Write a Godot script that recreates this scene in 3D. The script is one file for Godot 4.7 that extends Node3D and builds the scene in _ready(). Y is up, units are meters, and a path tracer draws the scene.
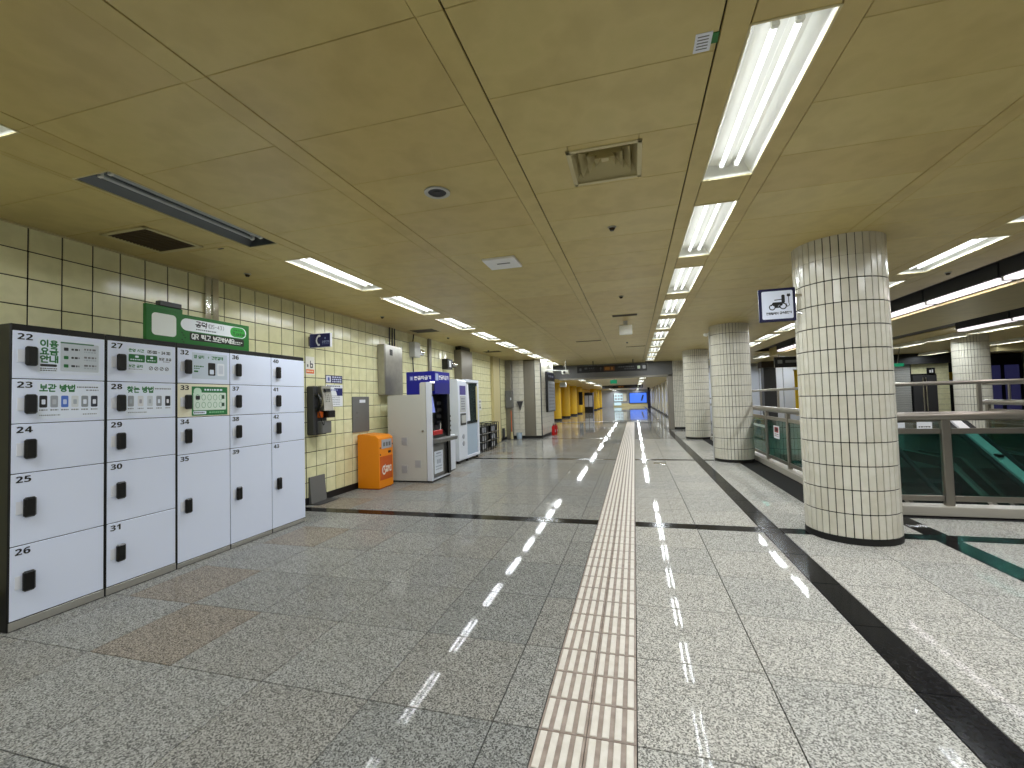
extends Node3D
# A subway concourse. Lengths in metres. V(x, y, d): x right, y up, d = distance ahead of the photographer.

const CEIL := 3.06
const WALL := -4.83
const PITCH := 1.853            # spacing of the ceiling lights
const EYE := Vector3(0, 1.5, 0)
const FOCAL := 443.08
const RIGHT := Vector3(0.9636, -0.0281, -0.2659)
const UPV := Vector3(0.0368, 0.9989, 0.0276)
const FWD := Vector3(-0.2648, 0.0364, -0.9636)
const TUBE_ENERGY := 0.95       # each fluorescent tube
const EXPOSURE := 1.35

var mt := {}
var meshes := {}
var taken := {}
var rng := RandomNumberGenerator.new()

func V(x: float, y: float, d: float) -> Vector3:
	return Vector3(x, y, -d)

# ------------------------------------------------------------------ mesh builder
class Mb:
	var v := PackedVector3Array()
	var n := PackedVector3Array()
	var u := PackedVector2Array()
	var org := Vector3.ZERO
	func _init(o := Vector3.ZERO):
		org = o
	func tri(a: Vector3, b: Vector3, c: Vector3, nn: Vector3, ua := Vector2.ZERO, ub := Vector2.ZERO, uc := Vector2.ZERO):
		if (b - a).cross(c - a).dot(nn) > 0.0:
			v.append_array([a, c, b]); u.append_array([ua, uc, ub])
		else:
			v.append_array([a, b, c]); u.append_array([ua, ub, uc])
		n.append_array([nn, nn, nn])
	func tri3(a: Vector3, b: Vector3, c: Vector3, na: Vector3, nb: Vector3, nc: Vector3):
		if (b - a).cross(c - a).dot(na + nb + nc) > 0.0:
			v.append_array([a, c, b]); n.append_array([na, nc, nb])
		else:
			v.append_array([a, b, c]); n.append_array([na, nb, nc])
		u.append_array([Vector2.ZERO, Vector2.ZERO, Vector2.ZERO])
	func quad(a: Vector3, b: Vector3, c: Vector3, d: Vector3, nn: Vector3):
		# a bottom left, b bottom right, c top right, d top left
		tri(a, b, c, nn, Vector2(0, 1), Vector2(1, 1), Vector2(1, 0))
		tri(a, c, d, nn, Vector2(0, 1), Vector2(1, 0), Vector2(0, 0))
	func face(a: Vector3, b: Vector3, c: Vector3, d: Vector3, inside: Vector3):
		var nn := (b - a).cross(c - a)
		if nn.length() < 1e-12:
			nn = (c - a).cross(d - a)
		nn = nn.normalized()
		if nn.dot((a + b + c + d) * 0.25 - inside) < 0.0:
			nn = -nn
		quad(a, b, c, d, nn)
	func box(lo: Vector3, hi: Vector3, bev := 0.0):
		var c := (lo + hi) * 0.5
		var h := ((hi - lo) * 0.5).abs()
		var b := minf(bev, minf(h.x, minf(h.y, h.z)) * 0.9)
		for ax in 3:
			var a1 := (ax + 1) % 3
			var a2 := (ax + 2) % 3
			for s in [-1.0, 1.0]:
				var o := Vector3.ZERO
				o[ax] = h[ax] * s
				var e1 := Vector3.ZERO; e1[a1] = h[a1] - b
				var e2 := Vector3.ZERO; e2[a2] = h[a2] - b
				var nn := Vector3.ZERO; nn[ax] = s
				quad(c + o - e1 - e2, c + o + e1 - e2, c + o + e1 + e2, c + o - e1 + e2, nn)
		if b <= 0.0:
			return
		for ax in 3:
			var a1 := (ax + 1) % 3
			var a2 := (ax + 2) % 3
			for s1 in [-1.0, 1.0]:
				for s2 in [-1.0, 1.0]:
					var p := Vector3.ZERO; p[a1] = h[a1] * s1; p[a2] = (h[a2] - b) * s2
					var q := Vector3.ZERO; q[a1] = (h[a1] - b) * s1; q[a2] = h[a2] * s2
					var e := Vector3.ZERO; e[ax] = h[ax] - b
					var nn := Vector3.ZERO; nn[a1] = s1; nn[a2] = s2
					quad(c + p - e, c + p + e, c + q + e, c + q - e, nn.normalized())
		for s0 in [-1.0, 1.0]:
			for s1 in [-1.0, 1.0]:
				for s2 in [-1.0, 1.0]:
					var s := Vector3(s0, s1, s2)
					tri(c + Vector3(h.x, h.y - b, h.z - b) * s, c + Vector3(h.x - b, h.y, h.z - b) * s, c + Vector3(h.x - b, h.y - b, h.z) * s, s.normalized())
	func tube(p: Vector3, q: Vector3, r0: float, r1 := -1.0, k := 12, caps := true):
		if r1 < 0.0:
			r1 = r0
		var ax := (q - p).normalized()
		var e := ax.cross(Vector3.UP if absf(ax.y) < 0.9 else Vector3.RIGHT).normalized()
		var f := ax.cross(e)
		for i in k:
			var a0 := TAU * i / k
			var a1 := TAU * (i + 1) / k
			var d0 := e * cos(a0) + f * sin(a0)
			var d1 := e * cos(a1) + f * sin(a1)
			tri3(p + d0 * r0, p + d1 * r0, q + d1 * r1, d0, d1, d1)
			tri3(p + d0 * r0, q + d1 * r1, q + d0 * r1, d0, d1, d0)
			if caps:
				if r0 > 0.0: tri(p, p + d0 * r0, p + d1 * r0, -ax)
				if r1 > 0.0: tri(q, q + d0 * r1, q + d1 * r1, ax)
	func ring(c: Vector3, ax: Vector3, r0: float, r1: float, h: float, k := 24):
		# a flat washer of inner radius r0, outer r1, thickness h along ax
		var e := ax.cross(Vector3.UP if absf(ax.y) < 0.9 else Vector3.RIGHT).normalized()
		var f := ax.cross(e)
		for i in k:
			var a0 := TAU * i / k
			var a1 := TAU * (i + 1) / k
			var d0 := e * cos(a0) + f * sin(a0)
			var d1 := e * cos(a1) + f * sin(a1)
			var t := ax * h
			quad(c + t + d0 * r0, c + t + d1 * r0, c + t + d1 * r1, c + t + d0 * r1, ax)
			quad(c + d0 * r1, c + d1 * r1, c + t + d1 * r1, c + t + d0 * r1, (d0 + d1).normalized())
			quad(c + d0 * r0, c + d1 * r0, c + t + d1 * r0, c + t + d0 * r0, -(d0 + d1).normalized())
	func path(pts: Array, r: float, k := 10):
		for i in pts.size() - 1:
			tube(pts[i], pts[i + 1], r, r, k, true)
	func prism(poly: Array, a: Vector3, ex: Vector3, ey: Vector3, depth: Vector3):
		# extrudes a flat outline (array of Vector2, convex or star-shaped round its middle)
		var mid := Vector2.ZERO
		for p in poly:
			mid += p
		mid /= poly.size()
		var nn := depth.normalized()
		var m3 := a + ex * mid.x + ey * mid.y
		for i in poly.size():
			var p: Vector2 = poly[i]
			var q: Vector2 = poly[(i + 1) % poly.size()]
			var p3 := a + ex * p.x + ey * p.y
			var q3 := a + ex * q.x + ey * q.y
			tri(m3, p3, q3, -nn)
			tri(m3 + depth, p3 + depth, q3 + depth, nn)
			var sn := (q3 - p3).cross(depth).normalized()
			if sn.dot((p3 + q3) * 0.5 - m3) < 0.0:
				sn = -sn
			quad(p3, q3, q3 + depth, p3 + depth, sn)
	func mesh() -> ArrayMesh:
		var vv := v
		if org != Vector3.ZERO:
			vv = PackedVector3Array()
			vv.resize(v.size())
			for i in v.size():
				vv[i] = v[i] - org
		var arr := []
		arr.resize(Mesh.ARRAY_MAX)
		arr[Mesh.ARRAY_VERTEX] = vv
		arr[Mesh.ARRAY_NORMAL] = n
		arr[Mesh.ARRAY_TEX_UV] = u
		var m := ArrayMesh.new()
		m.add_surface_from_arrays(Mesh.PRIMITIVE_TRIANGLES, arr)
		return m

# ------------------------------------------------------------------ nodes
func numbered(called: String) -> String:
	if not taken.has(called):
		taken[called] = 0
		return called
	taken[called] += 1
	return "%s_%03d" % [called, taken[called]]

func tag(o: Node3D, label: String, category: String, group := ""):
	o.set_meta("label", label)
	o.set_meta("category", category)
	if group != "":
		o.set_meta("group", group)

func thing(called: String, label: String, category: String, at := Vector3.ZERO, group := "") -> Node3D:
	var o := Node3D.new()
	o.name = numbered(called)
	add_child(o)
	o.position = at
	tag(o, label, category, group)
	return o

func put(parent: Node3D, called: String, me: Mesh, m: Material, at := Vector3.ZERO) -> MeshInstance3D:
	var o := MeshInstance3D.new()
	o.name = called
	o.mesh = me
	o.material_override = m
	o.position = at
	parent.add_child(o, true)
	return o

func part(t: Node3D, called: String, b: Mb, m: Material) -> MeshInstance3D:
	return put(t, called, b.mesh(), m)

func structure(called: String, b: Mb, m: Material) -> MeshInstance3D:
	var o := put(self, called, b.mesh(), m)
	o.set_meta("kind", "structure")
	return o

func copy(o: Node3D, at: Vector3, label := "", turn := 0.0) -> Node3D:
	var base := str(o.name)
	if base.length() > 4 and base[base.length() - 4] == "_" and base.right(3).is_valid_int():
		base = base.left(base.length() - 4)
	var c: Node3D = o.duplicate()
	c.name = numbered(base)
	add_child(c)
	c.position = at
	c.rotation.y = turn
	if label != "":
		c.set_meta("label", label)
	return c

func boxm(sx: float, sy: float, sz: float, bev := 0.0) -> ArrayMesh:
	var key := "%.4f_%.4f_%.4f_%.4f" % [sx, sy, sz, bev]
	if not meshes.has(key):
		var b := Mb.new()
		b.box(Vector3(-sx, -sy, -sz) * 0.5, Vector3(sx, sy, sz) * 0.5, bev)
		meshes[key] = b.mesh()
	return meshes[key]

func lettering(parent: Node3D, text: String, size: float, m: Material, at: Vector3, turn: float, bold := true, called := "lettering") -> MeshInstance3D:
	var f := SystemFont.new()
	f.font_names = PackedStringArray(["Droid Sans"])
	f.font_weight = 700 if bold else 400
	var tm := TextMesh.new()
	tm.text = text
	tm.font = f
	tm.font_size = 32
	tm.pixel_size = size / 24.0
	tm.depth = 0.0012
	tm.horizontal_alignment = HORIZONTAL_ALIGNMENT_CENTER
	var o := put(parent, called, tm, m, at)
	o.rotation.y = turn
	return o

func in_view(p: Vector3, margin := 30.0) -> bool:
	var q := p - EYE
	var z := q.dot(FWD)
	if z < 0.2:
		return false
	var x := 512.0 + FOCAL * q.dot(RIGHT) / z
	var y := 384.0 - FOCAL * q.dot(UPV) / z
	return x > -margin and x < 1024.0 + margin and y > -margin and y < 768.0 + margin

# ------------------------------------------------------------------ materials
func mat(called: String, c: Color, rough: float, metal := 0.0) -> StandardMaterial3D:
	var m := StandardMaterial3D.new()
	m.resource_name = called
	m.albedo_color = c
	m.roughness = rough
	m.metallic = metal
	mt[called] = m
	return m

func noise_tex(freq: float, cols: Array, offs: Array, kind := FastNoiseLite.TYPE_SIMPLEX_SMOOTH, size := 512, octaves := 3, s := 1, stretch := false) -> NoiseTexture2D:
	var nz := FastNoiseLite.new()
	nz.noise_type = kind
	nz.seed = s
	nz.frequency = freq
	nz.fractal_octaves = octaves
	var g := Gradient.new()
	g.offsets = PackedFloat32Array(offs)
	g.colors = PackedColorArray(cols)
	var t := NoiseTexture2D.new()
	t.noise = nz
	t.width = size
	t.height = size
	t.seamless = true
	t.color_ramp = g
	t.normalize = true
	return t

func world_tex(m: StandardMaterial3D, t: Texture2D, metres: float):
	m.albedo_texture = t
	m.uv1_triplanar = true
	m.uv1_world_triplanar = true
	m.uv1_scale = Vector3.ONE / metres

func granite_image() -> ImageTexture:
	# speckled granite: pale feldspar, mid grey quartz and dark mica grains
	var a := FastNoiseLite.new(); a.noise_type = FastNoiseLite.TYPE_CELLULAR; a.seed = 11; a.frequency = 0.13
	a.cellular_return_type = FastNoiseLite.RETURN_CELL_VALUE; a.cellular_jitter = 1.0; a.fractal_type = FastNoiseLite.FRACTAL_NONE
	var b := FastNoiseLite.new(); b.noise_type = FastNoiseLite.TYPE_SIMPLEX; b.seed = 5; b.frequency = 0.09; b.fractal_octaves = 3
	var ia := a.get_seamless_image(640, 640)
	var ib := b.get_seamless_image(640, 640)
	var im := Image.create(640, 640, true, Image.FORMAT_RGB8)
	for y in 640:
		for x in 640:
			var g := ia.get_pixel(x, y).r
			var h := ib.get_pixel(x, y).r
			var w := 0.80
			if g < 0.24: w = 0.46
			elif g < 0.50: w = 0.70
			elif g < 0.75: w = 0.88
			else: w = 1.0
			w = w * 0.75 + 0.25 * (0.35 + h)
			im.set_pixel(x, y, Color(w, w * 0.995, w * 0.975))
	im.generate_mipmaps()
	return ImageTexture.create_from_image(im)

func make_materials():
	var gi := granite_image()
	var gcols := [Color(0.67, 0.67, 0.66), Color(0.69, 0.69, 0.68), Color(0.645, 0.65, 0.645), Color(0.675, 0.67, 0.655), Color(0.66, 0.625, 0.585), Color(0.85, 0.84, 0.82), Color(0.82, 0.815, 0.80)]
	for i in gcols.size():
		var m := mat("granite_%d" % i, gcols[i], 0.04)
		world_tex(m, gi, 0.52)
		m.metallic_specular = 0.10
	var gb := mat("black_granite", Color(0.12, 0.12, 0.125), 0.14)
	gb.metallic_specular = 0.15
	world_tex(gb, noise_tex(0.05, [Color(0.7, 0.7, 0.7), Color(1, 1, 1)], [0.3, 0.8], FastNoiseLite.TYPE_SIMPLEX, 256, 3, 4), 0.5)
	mat("joint", Color(0.08, 0.075, 0.07), 0.9)
	mat("grout", Color(0.045, 0.042, 0.035), 0.9)
	mat("joint_pale", Color(0.36, 0.35, 0.33), 0.9)
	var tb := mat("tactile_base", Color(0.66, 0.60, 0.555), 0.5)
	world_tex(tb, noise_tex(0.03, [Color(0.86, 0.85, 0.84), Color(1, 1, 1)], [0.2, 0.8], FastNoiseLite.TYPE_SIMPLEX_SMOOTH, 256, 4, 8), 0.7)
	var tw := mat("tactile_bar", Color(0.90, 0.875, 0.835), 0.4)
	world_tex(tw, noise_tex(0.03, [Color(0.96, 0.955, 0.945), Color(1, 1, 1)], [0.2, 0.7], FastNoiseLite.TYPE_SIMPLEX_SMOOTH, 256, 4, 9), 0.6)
	var ct := noise_tex(0.012, [Color(0.955, 0.95, 0.935), Color(1, 1, 1), Color(0.975, 0.98, 0.965)], [0.2, 0.6, 0.9], FastNoiseLite.TYPE_SIMPLEX_SMOOTH, 512, 5, 21)
	for i in 3:
		var m := mat("ceiling_paint_%d" % i, [Color(0.81, 0.73, 0.47), Color(0.80, 0.715, 0.46), Color(0.82, 0.745, 0.49)][i], 0.38)
		world_tex(m, ct, 2.3)
	var wt := noise_tex(0.02, [Color(0.965, 0.965, 0.95), Color(1, 1, 1)], [0.25, 0.7], FastNoiseLite.TYPE_SIMPLEX_SMOOTH, 256, 4, 31)
	for i in 3:
		var m := mat("cream_tile_%d" % i, [Color(0.93, 0.915, 0.74), Color(0.915, 0.90, 0.72), Color(0.94, 0.925, 0.76)][i], 0.16)
		world_tex(m, wt, 1.1)
		var m2 := mat("beige_tile_%d" % i, [Color(0.855, 0.84, 0.785), Color(0.84, 0.82, 0.76), Color(0.87, 0.855, 0.80)][i], 0.18)
		world_tex(m2, wt, 0.9)
	mat("yellow_tile", Color(0.88, 0.71, 0.20), 0.25)
	mat("black_rubber", Color(0.035, 0.035, 0.035), 0.55)
	mat("white_enamel", Color(0.93, 0.93, 0.90), 0.35)
	mat("locker_white", Color(0.89, 0.92, 0.995), 0.33)
	mat("locker_black", Color(0.016, 0.016, 0.018), 0.42)
	mat("black_plastic", Color(0.016, 0.016, 0.017), 0.32)
	var bs := mat("brushed_steel", Color(0.70, 0.69, 0.66), 0.30, 0.9)
	world_tex(bs, noise_tex(0.02, [Color(0.96, 0.96, 0.96), Color(1, 1, 1)], [0.2, 0.8], FastNoiseLite.TYPE_SIMPLEX_SMOOTH, 256, 4, 41), 0.8)
	mat("dull_steel", Color(0.56, 0.54, 0.50), 0.42, 0.75)
	mat("rail_steel", Color(0.62, 0.60, 0.56), 0.28, 0.85)
	mat("kick_steel", Color(0.66, 0.65, 0.62), 0.35, 0.45)
	mat("chrome", Color(0.85, 0.85, 0.85), 0.12, 1.0)
	mat("dark_grey", Color(0.23, 0.23, 0.235), 0.5)
	mat("mid_grey", Color(0.42, 0.42, 0.41), 0.5)
	mat("light_grey", Color(0.73, 0.73, 0.71), 0.42)
	mat("machine_grey", Color(0.76, 0.76, 0.73), 0.42)
	mat("machine_white", Color(0.86, 0.88, 0.92), 0.35)
	mat("pale_blue", Color(0.66, 0.73, 0.80), 0.35)
	mat("orange", Color(0.95, 0.56, 0.03), 0.38)
	mat("dark_orange", Color(0.80, 0.35, 0.04), 0.45)
	mat("red", Color(0.75, 0.06, 0.06), 0.35)
	mat("deep_red", Color(0.55, 0.04, 0.05), 0.4)
	mat("royal_blue", Color(0.03, 0.04, 0.55), 0.35)
	mat("curb_stone", Color(0.70, 0.68, 0.63), 0.3)
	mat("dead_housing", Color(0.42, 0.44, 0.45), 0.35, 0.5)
	mat("navy", Color(0.03, 0.035, 0.22), 0.4)
	mat("sign_white", Color(0.90, 0.91, 0.94), 0.4)
	mat("print_black", Color(0.02, 0.02, 0.02), 0.6)
	mat("print_white", Color(0.95, 0.95, 0.95), 0.5)
	mat("sign_green", Color(0.07, 0.42, 0.12), 0.4)
	mat("sign_black", Color(0.02, 0.022, 0.025), 0.35)
	mat("banner_yellow", Color(0.92, 0.76, 0.06), 0.5)
	mat("brown_grille", Color(0.30, 0.23, 0.13), 0.6)
	mat("cream_metal", Color(0.80, 0.75, 0.56), 0.4)
	mat("concrete", Color(0.42, 0.42, 0.40), 0.8)
	mat("panel_grey", Color(0.66, 0.67, 0.70), 0.45)
	mat("pale_panel", Color(0.82, 0.84, 0.88), 0.4)
	mat("well_green", Color(0.05, 0.13, 0.11), 0.5)
	mat("well_dark", Color(0.03, 0.035, 0.035), 0.6)
	mat("brown_beam", Color(0.20, 0.15, 0.09), 0.5)
	var gl := mat("green_glass", Color(0.27, 0.53, 0.48, 0.0), 0.0)
	gl.refraction_enabled = true
	gl.refraction_scale = 0.05
	var eg := mat("balustrade_glass", Color(0.03, 0.15, 0.125, 0.6), 0.03)
	eg.transparency = BaseMaterial3D.TRANSPARENCY_ALPHA
	var cg := mat("clear_glass", Color(0.5, 0.6, 0.6, 0.05), 0.03)
	cg.transparency = BaseMaterial3D.TRANSPARENCY_ALPHA
	cg.metallic_specular = 0.12
	glow("tube_glow", Color(0.97, 0.99, 1.0), 1.5)
	glow("dead_tube", Color(0, 0, 0), 0.0).albedo_color = Color(0.72, 0.74, 0.74)

func glow(called: String, c: Color, e: float, base := Color(0.9, 0.9, 0.9)) -> StandardMaterial3D:
	var m := mat(called, base, 0.4)
	if e > 0.0:
		m.emission_enabled = true
		m.emission = c
		m.emission_energy_multiplier = e
	return m

# ------------------------------------------------------------------ prints (lettering and flat graphics drawn into images)
func blank(w: int, h: int, c: Color) -> Image:
	var im := Image.create(w, h, true, Image.FORMAT_RGBA8)
	im.fill(c)
	return im

func stroke(im: Image, a: Vector2, b: Vector2, w: float, c: Color):
	var r := w * 0.5
	var x0 := maxi(0, int(minf(a.x, b.x) - r - 1)); var x1 := mini(im.get_width() - 1, int(maxf(a.x, b.x) + r + 1))
	var y0 := maxi(0, int(minf(a.y, b.y) - r - 1)); var y1 := mini(im.get_height() - 1, int(maxf(a.y, b.y) + r + 1))
	var ab := b - a
	var l2 := maxf(ab.length_squared(), 1e-6)
	for y in range(y0, y1 + 1):
		for x in range(x0, x1 + 1):
			var p := Vector2(x + 0.5, y + 0.5)
			var t := clampf((p - a).dot(ab) / l2, 0.0, 1.0)
			var k := clampf(r + 0.5 - (p - a - ab * t).length(), 0.0, 1.0)
			if k > 0.0:
				im.set_pixel(x, y, im.get_pixel(x, y).lerp(c, k))

func rrect(im: Image, x0: float, y0: float, x1: float, y1: float, r: float, c: Color):
	for y in range(maxi(0, int(y0)), mini(im.get_height(), int(y1) + 1)):
		for x in range(maxi(0, int(x0)), mini(im.get_width(), int(x1) + 1)):
			var p := Vector2(x + 0.5, y + 0.5)
			var q := Vector2(clampf(p.x, x0 + r, x1 - r), clampf(p.y, y0 + r, y1 - r))
			var k := clampf(r + 0.5 - (p - q).length(), 0.0, 1.0)
			if k > 0.0:
				im.set_pixel(x, y, im.get_pixel(x, y).lerp(c, k))

func circle_pts(cx: float, cy: float, rx: float, ry: float, k := 14) -> Array:
	var o := []
	for i in k + 1:
		o.append(Vector2(cx + rx * cos(TAU * i / k), cy + ry * sin(TAU * i / k)))
	return o

const INITIALS := ["g", "gg", "n", "d", "dd", "r", "m", "b", "bb", "s", "ss", "o", "j", "jj", "c", "k", "t", "p", "h"]
const FINALS := ["", "g", "gg", "gs", "n", "nj", "nh", "d", "r", "rg", "rm", "rb", "rs", "rt", "rp", "rh", "m", "b", "bs", "s", "ss", "o", "j", "c", "k", "t", "p", "h"]

func jamo(k: String) -> Array:
	var P := func(a: Array) -> Array:
		var o := []
		for i in a.size() / 2:
			o.append(Vector2(a[2 * i], a[2 * i + 1]))
		return o
	match k:
		"g": return [P.call([0, 0, 1, 0, 0.9, 1])]
		"k": return [P.call([0, 0, 1, 0, 0.9, 1]), P.call([0, 0.5, 0.95, 0.45])]
		"gg", "jj", "ss", "dd", "bb":
			var o := []
			for half in 2:
				for s in jamo(k[0]):
					var l := []
					for p in s:
						l.append(Vector2(p.x * 0.42 + half * 0.56, p.y))
					o.append(l)
			return o
		"n": return [P.call([0, 0, 0, 1, 1, 1])]
		"d": return [P.call([1, 0, 0, 0, 0, 1, 1, 1])]
		"t": return [P.call([1, 0, 0, 0, 0, 1, 1, 1]), P.call([0, 0.5, 0.9, 0.5])]
		"r": return [P.call([0, 0, 1, 0, 1, 0.5, 0, 0.5, 0, 1, 1, 1])]
		"m": return [P.call([0, 0, 1, 0, 1, 1, 0, 1, 0, 0])]
		"b": return [P.call([0, 0, 0, 1, 1, 1, 1, 0]), P.call([0, 0.5, 1, 0.5])]
		"p": return [P.call([0, 0, 1, 0]), P.call([0, 1, 1, 1]), P.call([0.25, 0, 0.25, 1]), P.call([0.75, 0, 0.75, 1])]
		"s": return [P.call([0.5, 0, 0, 1]), P.call([0.5, 0.1, 1, 1])]
		"o": return [circle_pts(0.5, 0.5, 0.5, 0.5)]
		"j": return [P.call([0, 0, 1, 0]), P.call([0.5, 0, 0, 1]), P.call([0.5, 0.2, 1, 1])]
		"c": return [P.call([0.3, 0, 0.7, 0]), P.call([0, 0.3, 1, 0.3]), P.call([0.5, 0.3, 0, 1]), P.call([0.5, 0.4, 1, 1])]
		"h": return [P.call([0.3, 0, 0.7, 0]), P.call([0, 0.27, 1, 0.27]), circle_pts(0.5, 0.72, 0.33, 0.28)]
	return []

func upright_vowel(i: int) -> Array:
	# 0 a, 1 ae, 2 ya, 4 eo, 5 e, 6 yeo, 20 i : strokes in a unit box
	match i:
		0: return [[0.3, 0, 0.3, 1], [0.3, 0.45, 0.95, 0.45]]
		1: return [[0.1, 0, 0.1, 1], [0.1, 0.45, 0.85, 0.45], [0.85, 0, 0.85, 1]]
		2: return [[0.3, 0, 0.3, 1], [0.3, 0.32, 0.95, 0.32], [0.3, 0.6, 0.95, 0.6]]
		4: return [[0.7, 0, 0.7, 1], [0.05, 0.45, 0.7, 0.45]]
		5: return [[0.45, 0, 0.45, 1], [-0.15, 0.45, 0.45, 0.45], [0.95, 0, 0.95, 1]]
		6: return [[0.7, 0, 0.7, 1], [0.05, 0.32, 0.7, 0.32], [0.05, 0.6, 0.7, 0.6]]
		_: return [[0.5, 0, 0.5, 1]]

func flat_vowel(i: int) -> Array:
	match i:
		8: return [[0, 0.9, 1, 0.9], [0.5, 0, 0.5, 0.9]]
		12: return [[0, 0.9, 1, 0.9], [0.33, 0, 0.33, 0.9], [0.67, 0, 0.67, 0.9]]
		13: return [[0, 0.2, 1, 0.2], [0.5, 0.2, 0.5, 1]]
		17: return [[0, 0.2, 1, 0.2], [0.33, 0.2, 0.33, 1], [0.67, 0.2, 0.67, 1]]
		_: return [[0, 0.5, 1, 0.5]]

func syllable(im: Image, code: int, at: Vector2, s: float, w: float, c: Color):
	var k := code - 0xAC00
	var ini: int = k / 588
	var vow: int = (k % 588) / 28
	var fin: int = k % 28
	var lines := []
	var boxed := func(strokes: Array, x: float, y: float, bw: float, bh: float):
		for st in strokes:
			var l := []
			for p in st:
				l.append(at + Vector2(x + p.x * bw, y + p.y * bh) * s)
			lines.append(l)
	var segs := func(strokes: Array, x: float, y: float, bw: float, bh: float):
		for q in strokes:
			lines.append([at + Vector2(x + q[0] * bw, y + q[1] * bh) * s, at + Vector2(x + q[2] * bw, y + q[3] * bh) * s])
	var hh := 0.52 if fin else 0.9
	if vow in [8, 12, 13, 17, 18]:
		boxed.call(jamo(INITIALS[ini]), 0.2, 0.04, 0.6, hh * 0.5)
		segs.call(flat_vowel(vow), 0.05, 0.08 + hh * 0.55, 0.9, hh * 0.38)
	elif vow in [9, 10, 11, 14, 15, 16, 19]:
		boxed.call(jamo(INITIALS[ini]), 0.08, 0.04, 0.46, hh * 0.5)
		segs.call(flat_vowel({9: 8, 10: 8, 11: 8, 14: 13, 15: 13, 16: 13, 19: 18}[vow]), 0.03, 0.08 + hh * 0.55, 0.58, hh * 0.38)
		segs.call(upright_vowel({9: 0, 10: 1, 11: 20, 14: 4, 15: 5, 16: 20, 19: 20}[vow]), 0.7, 0.02, 0.27, hh)
	else:
		boxed.call(jamo(INITIALS[ini]), 0.06, 0.08, 0.5, hh * 0.78)
		segs.call(upright_vowel(vow), 0.66, 0.02, 0.3, hh)
	if fin:
		boxed.call(jamo(FINALS[fin]), 0.2, 0.64, 0.6, 0.3)
	for l in lines:
		for i in l.size() - 1:
			stroke(im, l[i], l[i + 1], w, c)

const GLYPHS := {
	"0": [[0, 0, 1, 0, 1, 1, 0, 1, 0, 0]], "1": [[0.2, 0.2, 0.6, 0, 0.6, 1]], "2": [[0, 0.1, 0.5, 0, 1, 0.1, 1, 0.4, 0, 1, 1, 1]], "3": [[0, 0, 1, 0, 0.5, 0.42, 1, 0.6, 0.9, 0.95, 0, 1]],
	"4": [[0.75, 1, 0.75, 0, 0, 0.7, 1, 0.7]], "5": [[1, 0, 0.1, 0, 0, 0.45, 0.9, 0.45, 1, 0.7, 0.8, 1, 0, 1]], ":": [[0.5, 0.25, 0.5, 0.3], [0.5, 0.75, 0.5, 0.8]], "-": [[0.1, 0.5, 0.9, 0.5]], "(": [[0.7, -0.1, 0.3, 0.3, 0.3, 0.7, 0.7, 1.1]], ")": [[0.3, -0.1, 0.7, 0.3, 0.7, 0.7, 0.3, 1.1]],
	"Q": [[0.2, 0, 0.8, 0, 1, 0.25, 1, 0.75, 0.8, 1, 0.2, 1, 0, 0.75, 0, 0.25, 0.2, 0], [0.6, 0.7, 1.05, 1.1]], "R": [[0, 1, 0, 0, 0.8, 0, 1, 0.15, 1, 0.4, 0.8, 0.52, 0, 0.52], [0.5, 0.52, 1, 1]], ".": [[0.2, 0.98, 0.25, 0.98]], "T": [[0, 0, 1, 0], [0.5, 0, 0.5, 1]], "L": [[0, 0, 0, 1, 1, 1]],
	"o": [[0, 0.4, 1, 0.4, 1, 1, 0, 1, 0, 0.4]], "c": [[1, 0.4, 0, 0.4, 0, 1, 1, 1]], "k": [[0, 0, 0, 1], [0.9, 0.35, 0, 0.7, 1, 1]], "e": [[0, 0.7, 1, 0.7, 1, 0.4, 0, 0.4, 0, 1, 1, 1]], "r": [[0, 0.4, 0, 1], [0, 0.55, 0.9, 0.4]], "+": [[0, 0.5, 1, 0.5], [0.5, 0, 0.5, 1]], "b": [[0, 0, 0, 1, 1, 1, 1, 0.45, 0, 0.45]],
}

func say(im: Image, text: String, x: float, y: float, s: float, w: float, c: Color, squeeze := 1.0):
	for i in text.length():
		var ch := text[i]
		var code := text.unicode_at(i)
		if ch == " ":
			x += s * 0.4 * squeeze
		elif code >= 0xAC00 and code < 0xD7A4:
			syllable(im, code, Vector2(x, y), s, w, c)
			x += s * 1.06 * squeeze
		elif GLYPHS.has(ch):
			for g in GLYPHS[ch]:
				for j in g.size() / 2 - 1:
					stroke(im, Vector2(x + g[2 * j] * s * 0.46, y + (0.06 + g[2 * j + 1] * 0.86) * s), Vector2(x + g[2 * j + 2] * s * 0.46, y + (0.06 + g[2 * j + 3] * 0.86) * s), w, c)
			x += s * (0.66 if not ch in ".:()" else 0.42)

func bars(im: Image, x: float, y: float, w: float, h: float, c: Color, s := 3):
	# a line of print too fine to read
	var r := RandomNumberGenerator.new()
	r.seed = s
	var p := x
	while p < x + w:
		var l := r.randf_range(h * 0.5, h * 1.8)
		rrect(im, p, y, minf(p + l, x + w), y + h, h * 0.25, c)
		p += l + h * 0.45

func print_mat(called: String, im: Image, rough := 0.4) -> StandardMaterial3D:
	im.generate_mipmaps()
	var m := mat(called, Color.WHITE, rough)
	m.albedo_texture = ImageTexture.create_from_image(im)
	m.texture_filter = BaseMaterial3D.TEXTURE_FILTER_LINEAR_WITH_MIPMAPS_ANISOTROPIC
	return m

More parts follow.
